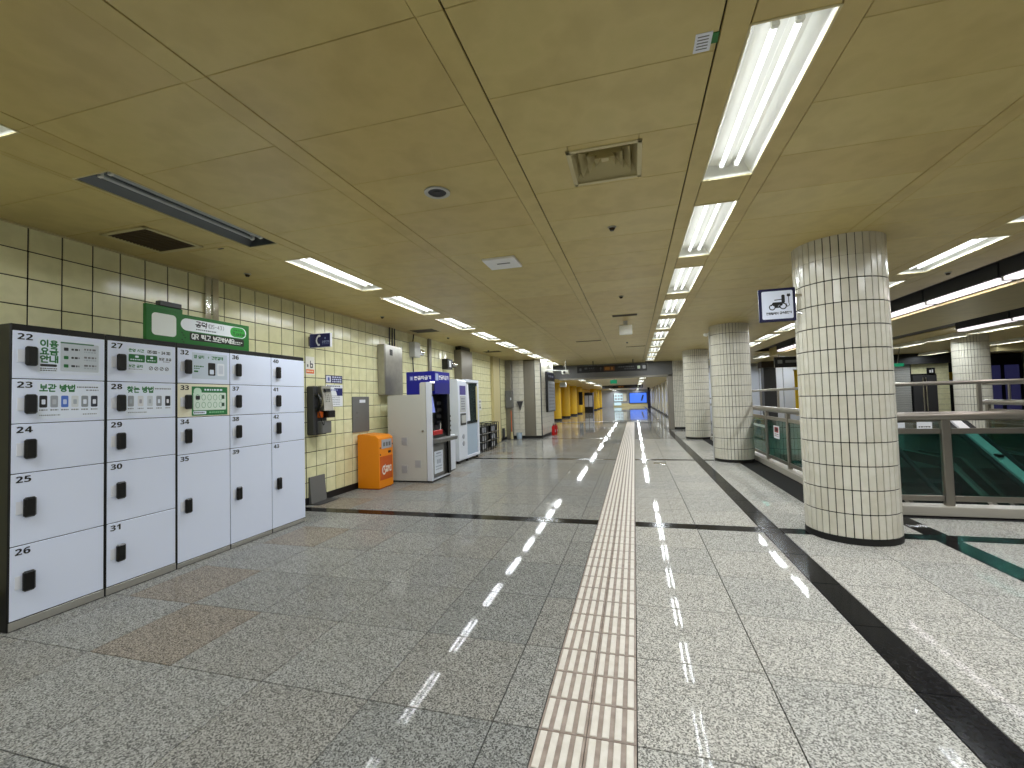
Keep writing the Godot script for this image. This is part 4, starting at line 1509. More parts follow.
# ------------------------------------------------------------------ lockers
func sticker_images() -> Dictionary:
	var G := Color(0.10, 0.42, 0.20)
	var K := Color(0.12, 0.13, 0.14)
	var W := Color(0.90, 0.93, 0.985)
	var GR := Color(0.66, 0.70, 0.74)
	var o := {}
	# price list
	var im := blank(384, 256, W)
	say(im, "이용", 14, 14, 50, 9, G); say(im, "요금", 14, 70, 50, 9, G); say(im, "안내", 14, 126, 50, 9, G)
	rrect(im, 14, 186, 110, 204, 8, K); bars(im, 14, 214, 96, 7, Color(0.3, 0.3, 0.3), 4); bars(im, 14, 228, 96, 7, Color(0.3, 0.3, 0.3), 6)
	rrect(im, 130, 20, 372, 232, 8, Color(0.78, 0.81, 0.84)); rrect(im, 130, 16, 340, 26, 4, Color(0.25, 0.45, 0.33))
	for k in 3:
		var y := 52.0 + 62 * k
		rrect(im, 150, y + 4, 178, y + 28, 5, [K, G, G][k]); bars(im, 196, y + 8, 50, 14, K, 7 + k); bars(im, 276, y, 80, 14, Color(0.45, 0.45, 0.47), 17 + k); bars(im, 276, y + 22, 80, 10, GR, 27 + k)
	o["st22"] = print_mat("st22", im)
	# how to store
	im = blank(384, 232, W)
	say(im, "보관 방법", 12, 12, 46, 8, G); bars(im, 232, 22, 140, 8, Color(0.35, 0.35, 0.37), 3); bars(im, 290, 42, 82, 8, Color(0.5, 0.5, 0.52), 9)
	var tone := [Color(0.08, 0.08, 0.09), Color(0.60, 0.62, 0.65), Color(0.30, 0.45, 0.80), Color(0.84, 0.86, 0.88), Color(0.55, 0.58, 0.60), Color(0.14, 0.16, 0.22)]
	for k in 6:
		var x := 12.0 + 62 * k
		rrect(im, x, 84, x + 44, 160, 8, tone[k]); rrect(im, x + 12, 108, x + 34, 140, 5, [W, Color(0.72, 0.74, 0.77), Color(0.8, 0.85, 0.95), GR, W, Color(0.9, 0.92, 0.96)][k])
		bars(im, x, 172, 46, 8, Color(0.45, 0.46, 0.48), 31 + k)
	bars(im, 12, 206, 120, 7, Color(0.5, 0.52, 0.54), 71); bars(im, 270, 206, 90, 7, Color(0.5, 0.52, 0.54), 72)
	o["st23"] = print_mat("st23", im)
	# hours
	im = blank(384, 236, W)
	say(im, "운영 시간", 16, 18, 27, 4, G); say(im, "05:00 - 24:30", 170, 20, 26, 5, K)
	rrect(im, 16, 66, 146, 134, 10, G); rrect(im, 154, 66, 250, 134, 10, G); rrect(im, 66, 76, 96, 96, 8, W); rrect(im, 190, 76, 214, 96, 6, W); bars(im, 30, 108, 100, 10, W, 3); bars(im, 166, 108, 70, 10, W, 4)
	say(im, "보관 요금", 264, 80, 24, 4, K); bars(im, 300, 112, 60, 7, Color(0.4, 0.4, 0.42), 9)
	say(im, "보관 금지", 16, 160, 25, 4, G); bars(im, 16, 196, 110, 7, Color(0.45, 0.46, 0.48), 12)
	for k in 4:
		var cp := circle_pts(196 + 46 * k, 184, 15, 15, 16)
		for i in 16:
			stroke(im, cp[i], cp[i + 1], 4, K)
		stroke(im, Vector2(186 + 46 * k, 194), Vector2(206 + 46 * k, 174), 5, K)
	o["st27"] = print_mat("st27", im)
	# how to collect
	im = blank(384, 232, W)
	say(im, "찾는 방법", 12, 14, 46, 8, G); bars(im, 232, 24, 140, 8, Color(0.35, 0.35, 0.37), 5)
	tone = [Color(0.60, 0.62, 0.65), Color(0.86, 0.87, 0.89), Color(0.80, 0.83, 0.86), Color(0.55, 0.57, 0.60), Color(0.10, 0.11, 0.16)]
	for k in 5:
		var x := 16.0 + 76 * k
		rrect(im, x, 84, x + 46, 164, 8, tone[k]); rrect(im, x + 13, 110, x + 33, 142, 5, [GR, Color(0.65, 0.65, 0.68), GR, W, Color(0.92, 0.93, 0.96)][k]); bars(im, x, 176, 46, 8, Color(0.45, 0.46, 0.48), 41 + k)
	bars(im, 16, 206, 150, 7, Color(0.5, 0.52, 0.54), 75)
	o["st28"] = print_mat("st28", im)
	# app notice
	im = blank(384, 256, Color(0.80, 0.85, 0.90))
	say(im, "앱 설치", 20, 24, 32, 5, G, 0.95); say(im, "+", 168, 28, 24, 4, G); say(im, "간편결제", 206, 24, 32, 5, G, 0.95)
	bars(im, 20, 128, 100, 12, G, 5); bars(im, 20, 150, 60, 10, Color(0.3, 0.5, 0.36), 6); rrect(im, 20, 176, 64, 192, 6, G)
	rrect(im, 168, 92, 248, 220, 10, Color(0.05, 0.05, 0.06)); rrect(im, 186, 160, 232, 206, 8, W); rrect(im, 270, 92, 350, 220, 10, Color(0.92, 0.94, 0.97)); rrect(im, 284, 110, 336, 200, 6, Color(0.82, 0.85, 0.9))
	o["st32"] = print_mat("st32", im)
	# green guide
	im = blank(384, 288, Color(0.13, 0.47, 0.24))
	rrect(im, 16, 60, 368, 236, 10, Color(0.86, 0.92, 0.87)); rrect(im, 20, 14, 100, 120, 34, Color(0.80, 0.90, 0.83)); rrect(im, 120, 16, 340, 44, 8, Color(0.12, 0.45, 0.22)); bars(im, 130, 22, 200, 18, W, 8)
	for r in 2:
		for k in 5:
			var cp := circle_pts(60 + 62 * k, 108 + 76 * r, 20, 28, 14)
			for i in 14:
				stroke(im, cp[i], cp[i + 1], 4, Color(0.35, 0.6, 0.42))
	rrect(im, 40, 92, 84, 130, 4, K); rrect(im, 318, 84, 350, 124, 4, Color(0.15, 0.3, 0.2)); rrect(im, 318, 164, 350, 200, 4, Color(0.15, 0.3, 0.2))
	rrect(im, 16, 244, 150, 276, 6, W); bars(im, 22, 254, 110, 10, K, 4); bars(im, 180, 252, 170, 14, Color(0.55, 0.8, 0.6), 14)
	o["st33"] = print_mat("st33", im)
	return o

func build_lockers():
	var st := sticker_images()
	var X := -4.19
	var rows5 := [2.095, 1.75, 1.43, 1.08, 0.577, 0.068]
	var rows4 := [2.095, 1.752, 1.422, 1.065, 0.05]
	var cols := [
		{"d0": 2.045, "d1": 2.628, "y": rows5, "n": 22, "st": {22: ["st22", 0.135, 0.035, 0.30], 23: ["st23", 0.135, 0.02, 0.288]}, "label": "white locker cabinet numbered 22 to 26 with price list sticker and black side"},
		{"d0": 2.628, "d1": 3.212, "y": rows5, "n": 27, "st": {27: ["st27", 0.14, 0.035, 0.265], 28: ["st28", 0.135, 0.02, 0.288]}, "label": "white locker cabinet numbered 27 to 31 with opening hours sticker"},
		{"d0": 3.212, "d1": 3.79, "y": rows4, "n": 32, "st": {32: ["st32", 0.14, 0.03, 0.29], 33: ["st33", 0.137, 0.025, 0.315]}, "label": "white locker cabinet numbered 32 to 35 with a green guide sticker"},
		{"d0": 3.79, "d1": 4.355, "y": rows4, "n": 36, "st": {}, "label": "plain white locker cabinet numbered 36 to 39"},
		{"d0": 4.355, "d1": 4.905, "y": rows4, "n": 40, "st": {}, "label": "plain white locker cabinet numbered 40 to 43 at the pay phone end"},
	]
	for ci in cols.size():
		var c: Dictionary = cols[ci]
		var t := thing("locker_cabinet", c.label, "locker", V(X - 0.3, 0, (c.d0 + c.d1) * 0.5), "white lockers along the tiled wall")
		var p := t.position
		var b := Mb.new(p)
		b.box(V(WALL + 0.04, 0.0, c.d0), V(X - 0.004, 2.14, c.d1 - 0.001), 0.006)
		part(t, "body", b, mt.locker_black)
		b = Mb.new(p)
		b.box(V(X - 0.01, 0.006, c.d0 + 0.008), V(X + 0.001, float(c.y[-1]) - 0.004, c.d1 - 0.006), 0.002)
		part(t, "steel_kick_plate", b, mt.kick_steel)
		var gap := 0.011 if ci < 2 else 0.004
		var y: Array = c.y
		for k in y.size() - 1:
			var num: int = c.n + k
			var y1: float = y[k] - 0.003
			var y0: float = y[k + 1] + 0.003
			var d0: float = c.d0 + (0.012 if ci < 3 else 0.003)
			var d1: float = c.d1 - gap
			b = Mb.new(p)
			b.box(V(X - 0.02, y0, d0), V(X, y1, d1), 0.0025)
			var door := part(t, "door", b, mt.locker_white)
			if num == 33:
				door.material_override = mat("locker_ivory", Color(0.92, 0.90, 0.80), 0.35)
			# lock: white plate, black handle with a grip
			var tall: bool = (y1 - y0) > 0.7
			var ly: float = y1 - 0.178
			if (y1 - y0) > 0.44: ly = y0 + (y1 - y0) * 0.52
			if num == 26 or num == 31: ly = y0 + (y1 - y0) * 0.50
			if tall: ly = y0 + (y1 - y0) * 0.515
			var lx := d0 + 0.093
			b = Mb.new(p)
			b.box(V(X, ly - 0.045, lx - 0.068), V(X + 0.004, ly + 0.045, lx + 0.02), 0.001)
			part(door, "lock_plate", b, mt.sign_white)
			b = Mb.new(p)
			b.box(V(X + 0.002, ly - 0.07, lx - 0.034), V(X + 0.034, ly + 0.07, lx + 0.034), 0.011)
			part(door, "lock_handle", b, mt.black_plastic)
			var nm := lettering(door, str(num), 0.046, mt.print_black, V(X + 0.001, y1 - 0.04, d0 + 0.066) - p, PI / 2, true, "number")
			nm.scale = Vector3(1.3, 1.0, 1.0)
			if c.st.has(num):
				var s: Array = c.st[num]
				part(door, "sticker", sheet_x(p, X + 0.0008, y1 - s[3], y1 - s[2], d0 + s[1], d1 - 0.03), st[s[0]])
	# green sign on top
	var t := thing("green_sign", "green and white locker sign standing on top of the white lockers", "sign", V(X - 0.03, 2.14, 3.5))
	var p := t.position
	var b := Mb.new(p)
	b.box(V(X - 0.05, 2.14, 2.945), V(X - 0.01, 2.425, 4.05), 0.003)
	b.box(V(X - 0.05, 2.42, 2.945), V(X - 0.01, 2.468, 3.28), 0.003)
	part(t, "board", b, mt.sign_green)
	b = Mb.new(p)
	b.box(V(X - 0.06, 2.468, 3.06), V(X - 0.0, 2.515, 3.265), 0.004)
	part(t, "dark_cap", b, mt.dark_grey)
	var G := Color(0.07, 0.42, 0.12)
	var im := blank(1024, 280, G)
	rrect(im, 40, 24, 250, 230, 34, Color(0.92, 0.94, 0.92))
	rrect(im, 290, 30, 990, 150, 60, Color(0.93, 0.95, 0.97)); rrect(im, 800, 36, 978, 144, 52, Color(0.16, 0.62, 0.20))
	say(im, "공덕", 430, 44, 58, 9, Color(0.1, 0.1, 0.12)); say(im, "(05-43)", 556, 52, 42, 4, Color(0.4, 0.42, 0.44)); bars(im, 436, 118, 210, 12, Color(0.4, 0.42, 0.44), 3)
	bars(im, 836, 60, 106, 16, G, 8); say(im, "TLocker", 826, 88, 36, 6, Color(0.05, 0.3, 0.08), 0.8)
	rrect(im, 374, 162, 962, 240, 14, Color(0.05, 0.07, 0.05)); say(im, "QR 찍고 보관하세요.", 396, 172, 54, 8, Color(0.95, 0.96, 0.95), 0.86); bars(im, 812, 194, 130, 12, Color(0.85, 0.87, 0.85), 5); bars(im, 812, 214, 110, 10, Color(0.85, 0.87, 0.85), 15)
	for k in 5:
		stroke(im, Vector2(300 + 14 * (k % 3), 176 + 22 * k), Vector2(306 + 14 * (k % 3), 178 + 22 * k), 12, Color(0.04, 0.25, 0.07))
	part(t, "print", sheet_x(p, X - 0.0092, 2.14, 2.42, 2.95, 4.045), print_mat("green_sign_print", im))

# ------------------------------------------------------------------ things on the left wall
func build_left_things():
	var W := WALL + 0.002
	# phone sign, a flag sign standing out of the wall
	var t := thing("phone_sign", "navy telephone sign with a white handset standing out from the tiled wall", "sign", V(-4.63, 2.39, 5.76))
	var p := t.position
	var b := Mb.new(p)
	b.box(V(-4.80, 2.39, 5.743), V(-4.425, 2.605, 5.785), 0.004)
	part(t, "case", b, mt.sign_white)
	var im := blank(384, 216, Color(0.04, 0.05, 0.34))
	rrect(im, 0, 0, 70, 216, 0, Color(0.45, 0.5, 0.68)); rrect(im, 30, 0, 70, 216, 0, Color(0.04, 0.05, 0.34))
	for k in 12:
		var a := PI * 0.66 + 0.062 * PI * k
		stroke(im, Vector2(206 + 78 * cos(a), 108 + 84 * sin(a)), Vector2(206 + 78 * cos(a + 0.2), 108 + 84 * sin(a + 0.2)), 26, Color(0.92, 0.93, 0.96))
	rrect(im, 154, 22, 206, 52, 12, Color(0.92, 0.93, 0.96)); rrect(im, 146, 164, 192, 196, 12, Color(0.92, 0.93, 0.96))
	say(im, "공중전화", 230, 116, 34, 5, Color(0.6, 0.65, 0.8), 0.98); bars(im, 234, 162, 130, 12, Color(0.4, 0.45, 0.65), 4); rrect(im, 280, 60, 304, 90, 6, Color(0.5, 0.55, 0.75))
	part(t, "face", sheet_z(p, 5.7425, -4.795, -4.43, 2.395, 2.60), print_mat("phone_sign_print", im))
	b = Mb.new(p)
	b.box(V(-4.83, 2.42, 5.75), V(-4.79, 2.57, 5.78), 0.003)
	part(t, "bracket", b, mt.dull_steel)
	# letter sticker
	t = thing("wall_notice", "white notice with a black letter over an orange band next to the lockers", "notice", V(W, 2.1, 5.77))
	im = blank(192, 256, Color(0.92, 0.91, 0.87))
	say(im, "b", 104, 60, 96, 17, Color(0.08, 0.08, 0.1)); rrect(im, 30, 110, 60, 150, 6, Color(0.4, 0.4, 0.42)); rrect(im, 10, 180, 182, 238, 6, Color(0.88, 0.42, 0.10)); bars(im, 24, 198, 140, 18, Color(0.96, 0.9, 0.8), 3)
	part(t, "sheet", sheet_x(t.position, W + 0.004, 1.98, 2.262, 5.68, 5.875), print_mat("b_print", im))
	t = thing("number_plate", "navy plate with a white pictogram and rows of white marks above the pay phone", "notice", V(W, 1.93, 6.34))
	im = blank(320, 112, Color(0.06, 0.07, 0.30))
	rrect(im, 12, 10, 100, 102, 6, Color(0.88, 0.89, 0.93)); rrect(im, 40, 30, 76, 82, 10, Color(0.35, 0.4, 0.65))
	for r in 3:
		bars(im, 124, 14 + 32 * r, 180, 20, Color(0.80, 0.82, 0.92), 6 + r)
	part(t, "sheet", sheet_x(t.position, W + 0.004, 1.865, 1.995, 6.13, 6.56), print_mat("plate_print", im))
	t = thing("wall_notice", "white notice with a navy corner sweep beside the pay phone", "notice", V(W, 1.66, 6.4))
	im = blank(256, 256, Color(0.92, 0.93, 0.95))
	bars(im, 20, 10, 200, 14, Color(0.3, 0.32, 0.4), 4)
	for y in range(40, 150):
		for x in range(20, 256):
			var q := Vector2(x - 20, (y - 150) * 1.0)
			if q.length() > 150.0 + 0.0 * y and y < 130:
				im.set_pixel(x, y, Color(0.10, 0.12, 0.40))
	bars(im, 60, 52, 120, 20, Color(0.55, 0.58, 0.75), 9)
	for r in 6:
		bars(im, 24, 128 + 20 * r, 190, 8, Color(0.55, 0.56, 0.6), 12 + r)
	part(t, "sheet", sheet_x(t.position, W + 0.005, 1.478, 1.84, 6.13, 6.56), print_mat("notice_print", im))
	# pay phone
	t = thing("pay_phone", "grey wall pay phone with a black handset and silver front", "telephone", V(-4.72, 1.03, 5.9))
	p = t.position
	b = Mb.new(p)
	b.box(V(-4.828, 1.05, 5.69), V(-4.69, 1.80, 5.99), 0.015)
	part(t, "body", b, mt.dark_grey)
	b = Mb.new(p)
	b.prism([Vector2(0, 0), Vector2(0.13, 0.0), Vector2(0.075, 0.38), Vector2(0, 0.38)], V(-4.70, 1.42, 5.78), Vector3.RIGHT, Vector3.UP, V(0, 0, 0.21))
	part(t, "silver_front", b, mt.brushed_steel)
	b = Mb.new(p)
	b.prism([Vector2(0, 0), Vector2(0.018, 0), Vector2(0.008, 0.05), Vector2(-0.01, 0.05)], V(-4.606, 1.71, 5.83), Vector3.RIGHT, Vector3.UP, V(0, 0, 0.12))
	part(t, "display", b, mt.print_black)
	for r in 4:
		for k in 3:
			b = Mb.new(p)
			var yy := 1.65 - 0.032 * r
			var xx := -4.607 + 0.0046 * r
			b.box(V(xx, yy, 5.84 + 0.036 * k), V(xx + 0.012, yy + 0.022, 5.865 + 0.036 * k), 0.003)
			part(t, "key", b, mt.light_grey)
	b = Mb.new(p)
	var hp := []
	for k in 9:
		var f := k / 8.0
		hp.append(V(-4.655 + 0.05 * sin(f * PI), 1.66 - 0.22 * f, 5.735))
	b.path(hp, 0.019)
	b.tube(hp[0], hp[0] + V(-0.035, 0.0, 0), 0.034); b.tube(hp[8], hp[8] + V(-0.035, 0.0, 0), 0.034)
	part(t, "handset", b, mt.black_plastic)
	b = Mb.new(p)
	hp = []
	for k in 14:
		var f := k / 13.0
		hp.append(V(-4.64 + 0.05 * sin(f * PI), 1.42 - 0.22 * sin(f * PI), 5.73 + 0.1 * f))
	b.path(hp, 0.006, 6)
	part(t, "cord", b, mt.black_plastic)
	b = Mb.new(p)
	b.box(V(-4.70, 1.31, 5.76), V(-4.63, 1.41, 5.83), 0.01)
	part(t, "orange_slot", b, mt.dark_orange)
	b = Mb.new(p)
	b.box(V(-4.70, 1.31, 5.84), V(-4.54, 1.42, 6.0), 0.012)
	part(t, "black_shelf", b, mt.black_plastic)
	b = Mb.new(p)
	b.box(V(-4.70, 1.07, 5.76), V(-4.60, 1.26, 5.98), 0.012)
	part(t, "coin_box", b, mt.mid_grey)
	# grey wall panel
	t = thing("grey_wall_panel", "grey metal flush panel with a white label on the tiled wall", "panel", V(W, 1.0, 7.07))
	p = t.position
	b = Mb.new(p)
	b.box(V(W, 1.0, 6.82), V(W + 0.02, 1.64, 7.325), 0.004)
	part(t, "door", b, mt.mid_grey)
	b = Mb.new(p)
	b.box(V(W + 0.02, 1.53, 7.02), V(W + 0.022, 1.585, 7.2))
	part(t, "label_plate", b, mt.sign_white)
	b = Mb.new(p)
	b.tube(V(W + 0.02, 1.35, 6.93), V(W + 0.03, 1.35, 6.93), 0.012); b.tube(V(W + 0.02, 1.27, 6.93), V(W + 0.03, 1.27, 6.93), 0.012)
	part(t, "lock", b, mt.chrome)
	# floor plate leaning on the wall
	t = thing("leaning_plate", "grey metal plate standing on the floor against the tiled wall by the lockers", "plate", V(-4.78, 0, 5.88))
	p = t.position
	b = Mb.new(p)
	b.prism([Vector2(0, 0), Vector2(0.05, 0), Vector2(0.015, 0.41), Vector2(0, 0.41)], V(W + 0.012, 0.0, 5.71), Vector3.RIGHT, Vector3.UP, V(0, 0, 0.345))
	part(t, "plate", b, mt.mid_grey)
	b = Mb.new(p)
	b.box(V(-4.82, 0.0, 5.7), V(-4.62, 0.012, 6.15), 0.003)
	part(t, "foot", b, mt.dark_grey)
	# orange box
	t = thing("orange_box", "orange floor box with a sloping top and white ring emblem by the ticket machine", "collection box", V(-4.56, 0, 7.12))
	p = t.position
	b = Mb.new(p)
	b.prism([Vector2(-4.77, 0.02), Vector2(-4.35, 0.02), Vector2(-4.35, 0.885), Vector2(-4.42, 0.94), Vector2(-4.74, 0.965), Vector2(-4.77, 0.95)], V(0, 0, 6.89), Vector3.RIGHT, Vector3.UP, V(0, 0, 0.47))
	part(t, "body", b, mt.orange)
	b = Mb.new(p)
	b.box(V(-4.75, 0, 6.91), V(-4.37, 0.02, 7.34))
	part(t, "foot", b, mt.dark_orange)
	b = Mb.new(p)
	b.box(V(-4.352, 0.15, 6.93), V(-4.346, 0.565, 7.33), 0.002)
	part(t, "lower_panel", b, mt.dark_orange)
	im = blank(256, 200, Color(0.80, 0.35, 0.04))
	for rr in [44.0]:
		var cp := circle_pts(66, 120, 36, 46, 20)
		for i in 17:
			stroke(im, cp[i], cp[i + 1], 18, Color(0.95, 0.93, 0.9))
	stroke(im, Vector2(66, 120), Vector2(96, 60), 14, Color(0.95, 0.93, 0.9)); rrect(im, 112, 74, 156, 150, 8, Color(0.95, 0.9, 0.84)); rrect(im, 164, 74, 198, 150, 8, Color(0.95, 0.9, 0.84)); rrect(im, 206, 74, 244, 150, 8, Color(0.95, 0.9, 0.84)); rrect(im, 124, 96, 146, 112, 4, Color(0.80, 0.35, 0.04)); rrect(im, 174, 110, 190, 150, 4, Color(0.80, 0.35, 0.04)); rrect(im, 216, 90, 234, 134, 4, Color(0.80, 0.35, 0.04))
	part(t, "emblem", sheet_x(p, -4.3455, 0.2, 0.5, 6.96, 7.31), print_mat("emblem_print", im))
	b = Mb.new(p)
	b.box(V(-4.352, 0.70, 6.985), V(-4.344, 0.86, 7.315), 0.002)
	part(t, "display", b, mt.panel_grey)
	b = Mb.new(p)
	for k in 3:
		b.box(V(-4.345, 0.74, 7.03 + 0.09 * k), V(-4.343, 0.81, 7.09 + 0.09 * k))
	part(t, "display_marks", b, mt.mid_grey)
	for e in [[6.94, 0.72], [6.94, 0.6], [7.345, 0.76]]:
		b = Mb.new(p)
		b.tube(V(-4.352, e[1], e[0]), V(-4.342, e[1], e[0]), 0.012)
		part(t, "screw", b, mt.black_plastic)
	b = Mb.new(p)
	b.box(V(-4.352, 0.61, 7.2), V(-4.34, 0.65, 7.28), 0.003)
	part(t, "slot", b, mt.print_black)
	# steel cabinet high on the wall
	t = thing("steel_cabinet", "brushed steel cabinet high on the tiled wall behind the ticket machine", "cabinet", V(-4.74, 1.67, 8.0))
	p = t.position
	b = Mb.new(p)
	b.box(V(-4.825, 1.67, 7.65), V(-4.665, 2.67, 8.34), 0.008)
	part(t, "case", b, mt.brushed_steel)
	b = Mb.new(p)
	b.box(V(-4.665, 1.69, 7.67), V(-4.655, 2.65, 8.32), 0.003)
	var dr := part(t, "door", b, mt.brushed_steel)
	b = Mb.new(p)
	b.box(V(-4.656, 2.46, 7.83), V(-4.648, 2.58, 7.93), 0.003)
	part(dr, "dark_latch", b, mt.black_plastic)
	for d in [8.05, 8.16, 8.25]:
		pipe_thing("conduit", "dark conduit rising from the steel cabinet to the ceiling", V(-4.79, 2.67, d), V(-4.79, CEIL, d + 0.01), 0.014, mt.dark_grey, "conduits above the steel cabinet")
	# metal channel above the lockers
	t = thing("cable_channel", "bright metal cable channel on the tiled wall above the lockers", "cable channel", V(W, 2.1, 3.9))
	b = Mb.new(t.position)
	b.box(V(W, 1.0, 4.02), V(W + 0.035, CEIL, 4.09), 0.004); b.box(V(W, 1.0, 4.11), V(W + 0.035, CEIL, 4.19), 0.004)
	part(t, "channel", b, mt.chrome)
	# meters and pipes
	t = thing("meter_box", "grey meter box with a round gauge high on the tiled wall", "meter", V(-4.75, 2.5, 9.1))
	p = t.position
	b = Mb.new(p)
	b.box(V(-4.825, 2.53, 8.93), V(-4.68, 2.87, 9.2), 0.01)
	part(t, "case", b, mt.light_grey)
	b = Mb.new(p)
	b.tube(V(-4.74, 2.66, 9.2), V(-4.74, 2.66, 9.36), 0.08)
	part(t, "gauge", b, mt.chrome)
	b = Mb.new(p)
	b.tube(V(-4.79, 2.2, 9.05), V(-4.79, 2.53, 9.03), 0.013); b.tube(V(-4.79, 2.87, 9.05), V(-4.79, CEIL, 9.1), 0.013)
	part(t, "cable", b, mt.black_plastic)
	t = thing("cable_channel", "grey vertical cable channel on the tiled wall behind the blue topped machine", "cable channel", V(W, 1.6, 9.9))
	b = Mb.new(t.position)
	b.box(V(W, 1.4, 9.85), V(W + 0.05, CEIL, 9.99), 0.005)
	part(t, "channel", b, mt.dull_steel)
	t = thing("electric_meter", "black electric meter with a clear window high on the tiled wall", "meter", V(-4.75, 2.36, 10.9))
	p = t.position
	b = Mb.new(p)
	b.box(V(-4.825, 2.36, 10.68), V(-4.66, 2.63, 11.0), 0.01)
	part(t, "case", b, mt.black_plastic)
	b = Mb.new(p)
	b.tube(V(-4.72, 2.5, 11.0), V(-4.72, 2.5, 11.25), 0.09)
	part(t, "dial", b, mt.chrome)
	b = Mb.new(p)
	b.box(V(-4.66, 2.42, 10.78), V(-4.655, 2.58, 10.9))
	part(t, "window", b, mt.sign_white)
	t = thing("steel_duct", "steel boxed duct rising to the ceiling above the white vending machine", "duct", V(-4.65, 1.9, 12.0))
	p = t.position
	b = Mb.new(p)
	b.box(V(-4.825, 1.9, 11.5), V(-4.6, 2.95, 12.35), 0.01)
	part(t, "case", b, mt.dull_steel)
	b = Mb.new(p)
	b.box(V(-4.8, 2.95, 11.55), V(-4.64, CEIL, 12.3), 0.01)
	part(t, "neck", b, mt.black_plastic)

func pipe_thing(called: String, label: String, a: Vector3, q: Vector3, r: float, m: Material, group := ""):
	var t := thing(called, label, "pipe", a, group)
	var b := Mb.new(a)
	b.tube(a, q, r)
	part(t, "pipe", b, m)

# ------------------------------------------------------------------ machines
func build_machines():
	var t := thing("ticket_kiosk", "grey cash machine with a blue lit header and black front recess", "kiosk", V(-4.14, 0, 8.05))
	var p := t.position
	var b := Mb.new(p)
	b.prism([Vector2(-4.60, 0.03), Vector2(-3.91, 0.03), Vector2(-3.91, 1.655), Vector2(-4.56, 1.655), Vector2(-4.585, 1.645), Vector2(-4.60, 1.62)], V(0, 0, 7.62), Vector3.RIGHT, Vector3.UP, V(0, 0, 0.05))
	b.prism([Vector2(-3.91, 0.03), Vector2(-3.79, 0.03), Vector2(-3.79, 1.885), Vector2(-3.885, 1.885), Vector2(-3.91, 1.86)], V(0, 0, 7.62), Vector3.RIGHT, Vector3.UP, V(0, 0, 0.05))
	part(t, "side_panel", b, mt.machine_grey)
	b = Mb.new(p)
	b.box(V(-4.60, 0.03, 8.45), V(-3.91, 1.655, 8.5), 0.006); b.box(V(-3.91, 0.03, 8.45), V(-3.79, 1.885, 8.5), 0.006)
	part(t, "side_panel", b, mt.machine_grey)
	b = Mb.new(p)
	b.box(V(-4.59, 0.03, 7.66), V(-3.91, 1.645, 8.46), 0.01)
	part(t, "cabinet", b, mt.machine_grey)
	b = Mb.new(p)
	b.box(V(-3.785, 0.03, 7.615), V(-3.672, 1.885, 7.66), 0.008)
	b.box(V(-3.785, 0.03, 7.66), V(-3.69, 0.055, 8.48), 0.004)
	part(t, "front_frame", b, mt.machine_white)
	b = Mb.new(p)
	b.box(V(-4.58, 0, 7.64), V(-3.70, 0.03, 8.48))
	part(t, "foot", b, mt.black_plastic)
	# louvred vents on the side
	for e in [[-4.25, 0.78], [-3.973, 0.35], [-4.255, 0.25]]:
		var o := Node3D.new()
		b = Mb.new(p)
		b.box(V(e[0] - 0.062, e[1] - 0.075, 7.614), V(e[0] + 0.062, e[1] + 0.075, 7.622), 0.002)
		var v := part(t, "side_vent", b, mt.light_grey)
		for k in 6:
			b = Mb.new(p)
			b.box(V(e[0] - 0.052, e[1] - 0.064 + 0.022 * k, 7.61), V(e[0] + 0.052, e[1] - 0.053 + 0.022 * k, 7.615))
			part(v, "slat", b, mt.panel_grey)
		o.free()
	b = Mb.new(p)
	b.tube(V(-3.86, 0.965, 7.60), V(-3.86, 0.965, 7.62), 0.02)
	part(t, "side_lock", b, mt.dull_steel)
	# black recess
	b = Mb.new(p)
	b.box(V(-3.91, 0.05, 7.66), V(-3.86, 1.87, 8.46))
	b.box(V(-3.86, 1.72, 7.66), V(-3.675, 1.87, 8.5), 0.006)
	b.box(V(-3.9, 0.05, 8.38), V(-3.68, 1.87, 8.445), 0.006); b.box(V(-3.79, 0.05, 8.445), V(-3.68, 1.87, 8.5), 0.006)
	part(t, "black_recess", b, mt.black_plastic)
	b = Mb.new(p)
	b.prism([Vector2(-3.86, 1.05), Vector2(-3.72, 0.86), Vector2(-3.72, 0.72), Vector2(-3.86, 0.72)], V(0, 0, 7.67), Vector3.RIGHT, Vector3.UP, V(0, 0, 0.7))
	part(t, "control_slope", b, mt.black_plastic)
	glow("kiosk_screen_glow", Color(0.55, 0.62, 0.95), 0.5, Color(0.3, 0.32, 0.5))
	b = Mb.new(p)
	b.quad(V(-3.80, 1.30, 7.72), V(-3.80, 1.30, 8.05), V(-3.85, 1.62, 8.05), V(-3.85, 1.62, 7.72), Vector3(1, 0.15, 0).normalized())
	part(t, "screen", b, mt.kiosk_screen_glow)
	b = Mb.new(p)
	b.box(V(-3.72, 0.87, 7.72), V(-3.69, 0.96, 8.14), 0.01)
	part(t, "red_card_slot", b, mt.red)
	for k in 4:
		b = Mb.new(p)
		b.box(V(-3.86, 1.05 + 0.13 * k, 8.2), V(-3.82, 1.12 + 0.13 * k, 8.38), 0.006)
		part(t, "button_block", b, mt.dark_grey)
	b = Mb.new(p)
	b.box(V(-3.86, 0.95, 8.2), V(-3.76, 1.1, 8.28), 0.01)
	part(t, "coin_slot", b, mt.chrome)
	b = Mb.new(p)
	b.prism([Vector2(-3.79, 0.70), Vector2(-3.53, 0.74), Vector2(-3.52, 0.80), Vector2(-3.79, 0.81)], V(0, 0, 7.66), Vector3.RIGHT, Vector3.UP, V(0, 0, 0.84))
	part(t, "shelf", b, mt.mid_grey)
	b = Mb.new(p)
	b.box(V(-3.80, 0.07, 7.68), V(-3.705, 0.70, 8.22), 0.006)
	part(t, "lower_door", b, mt.mid_grey)
	b = Mb.new(p)
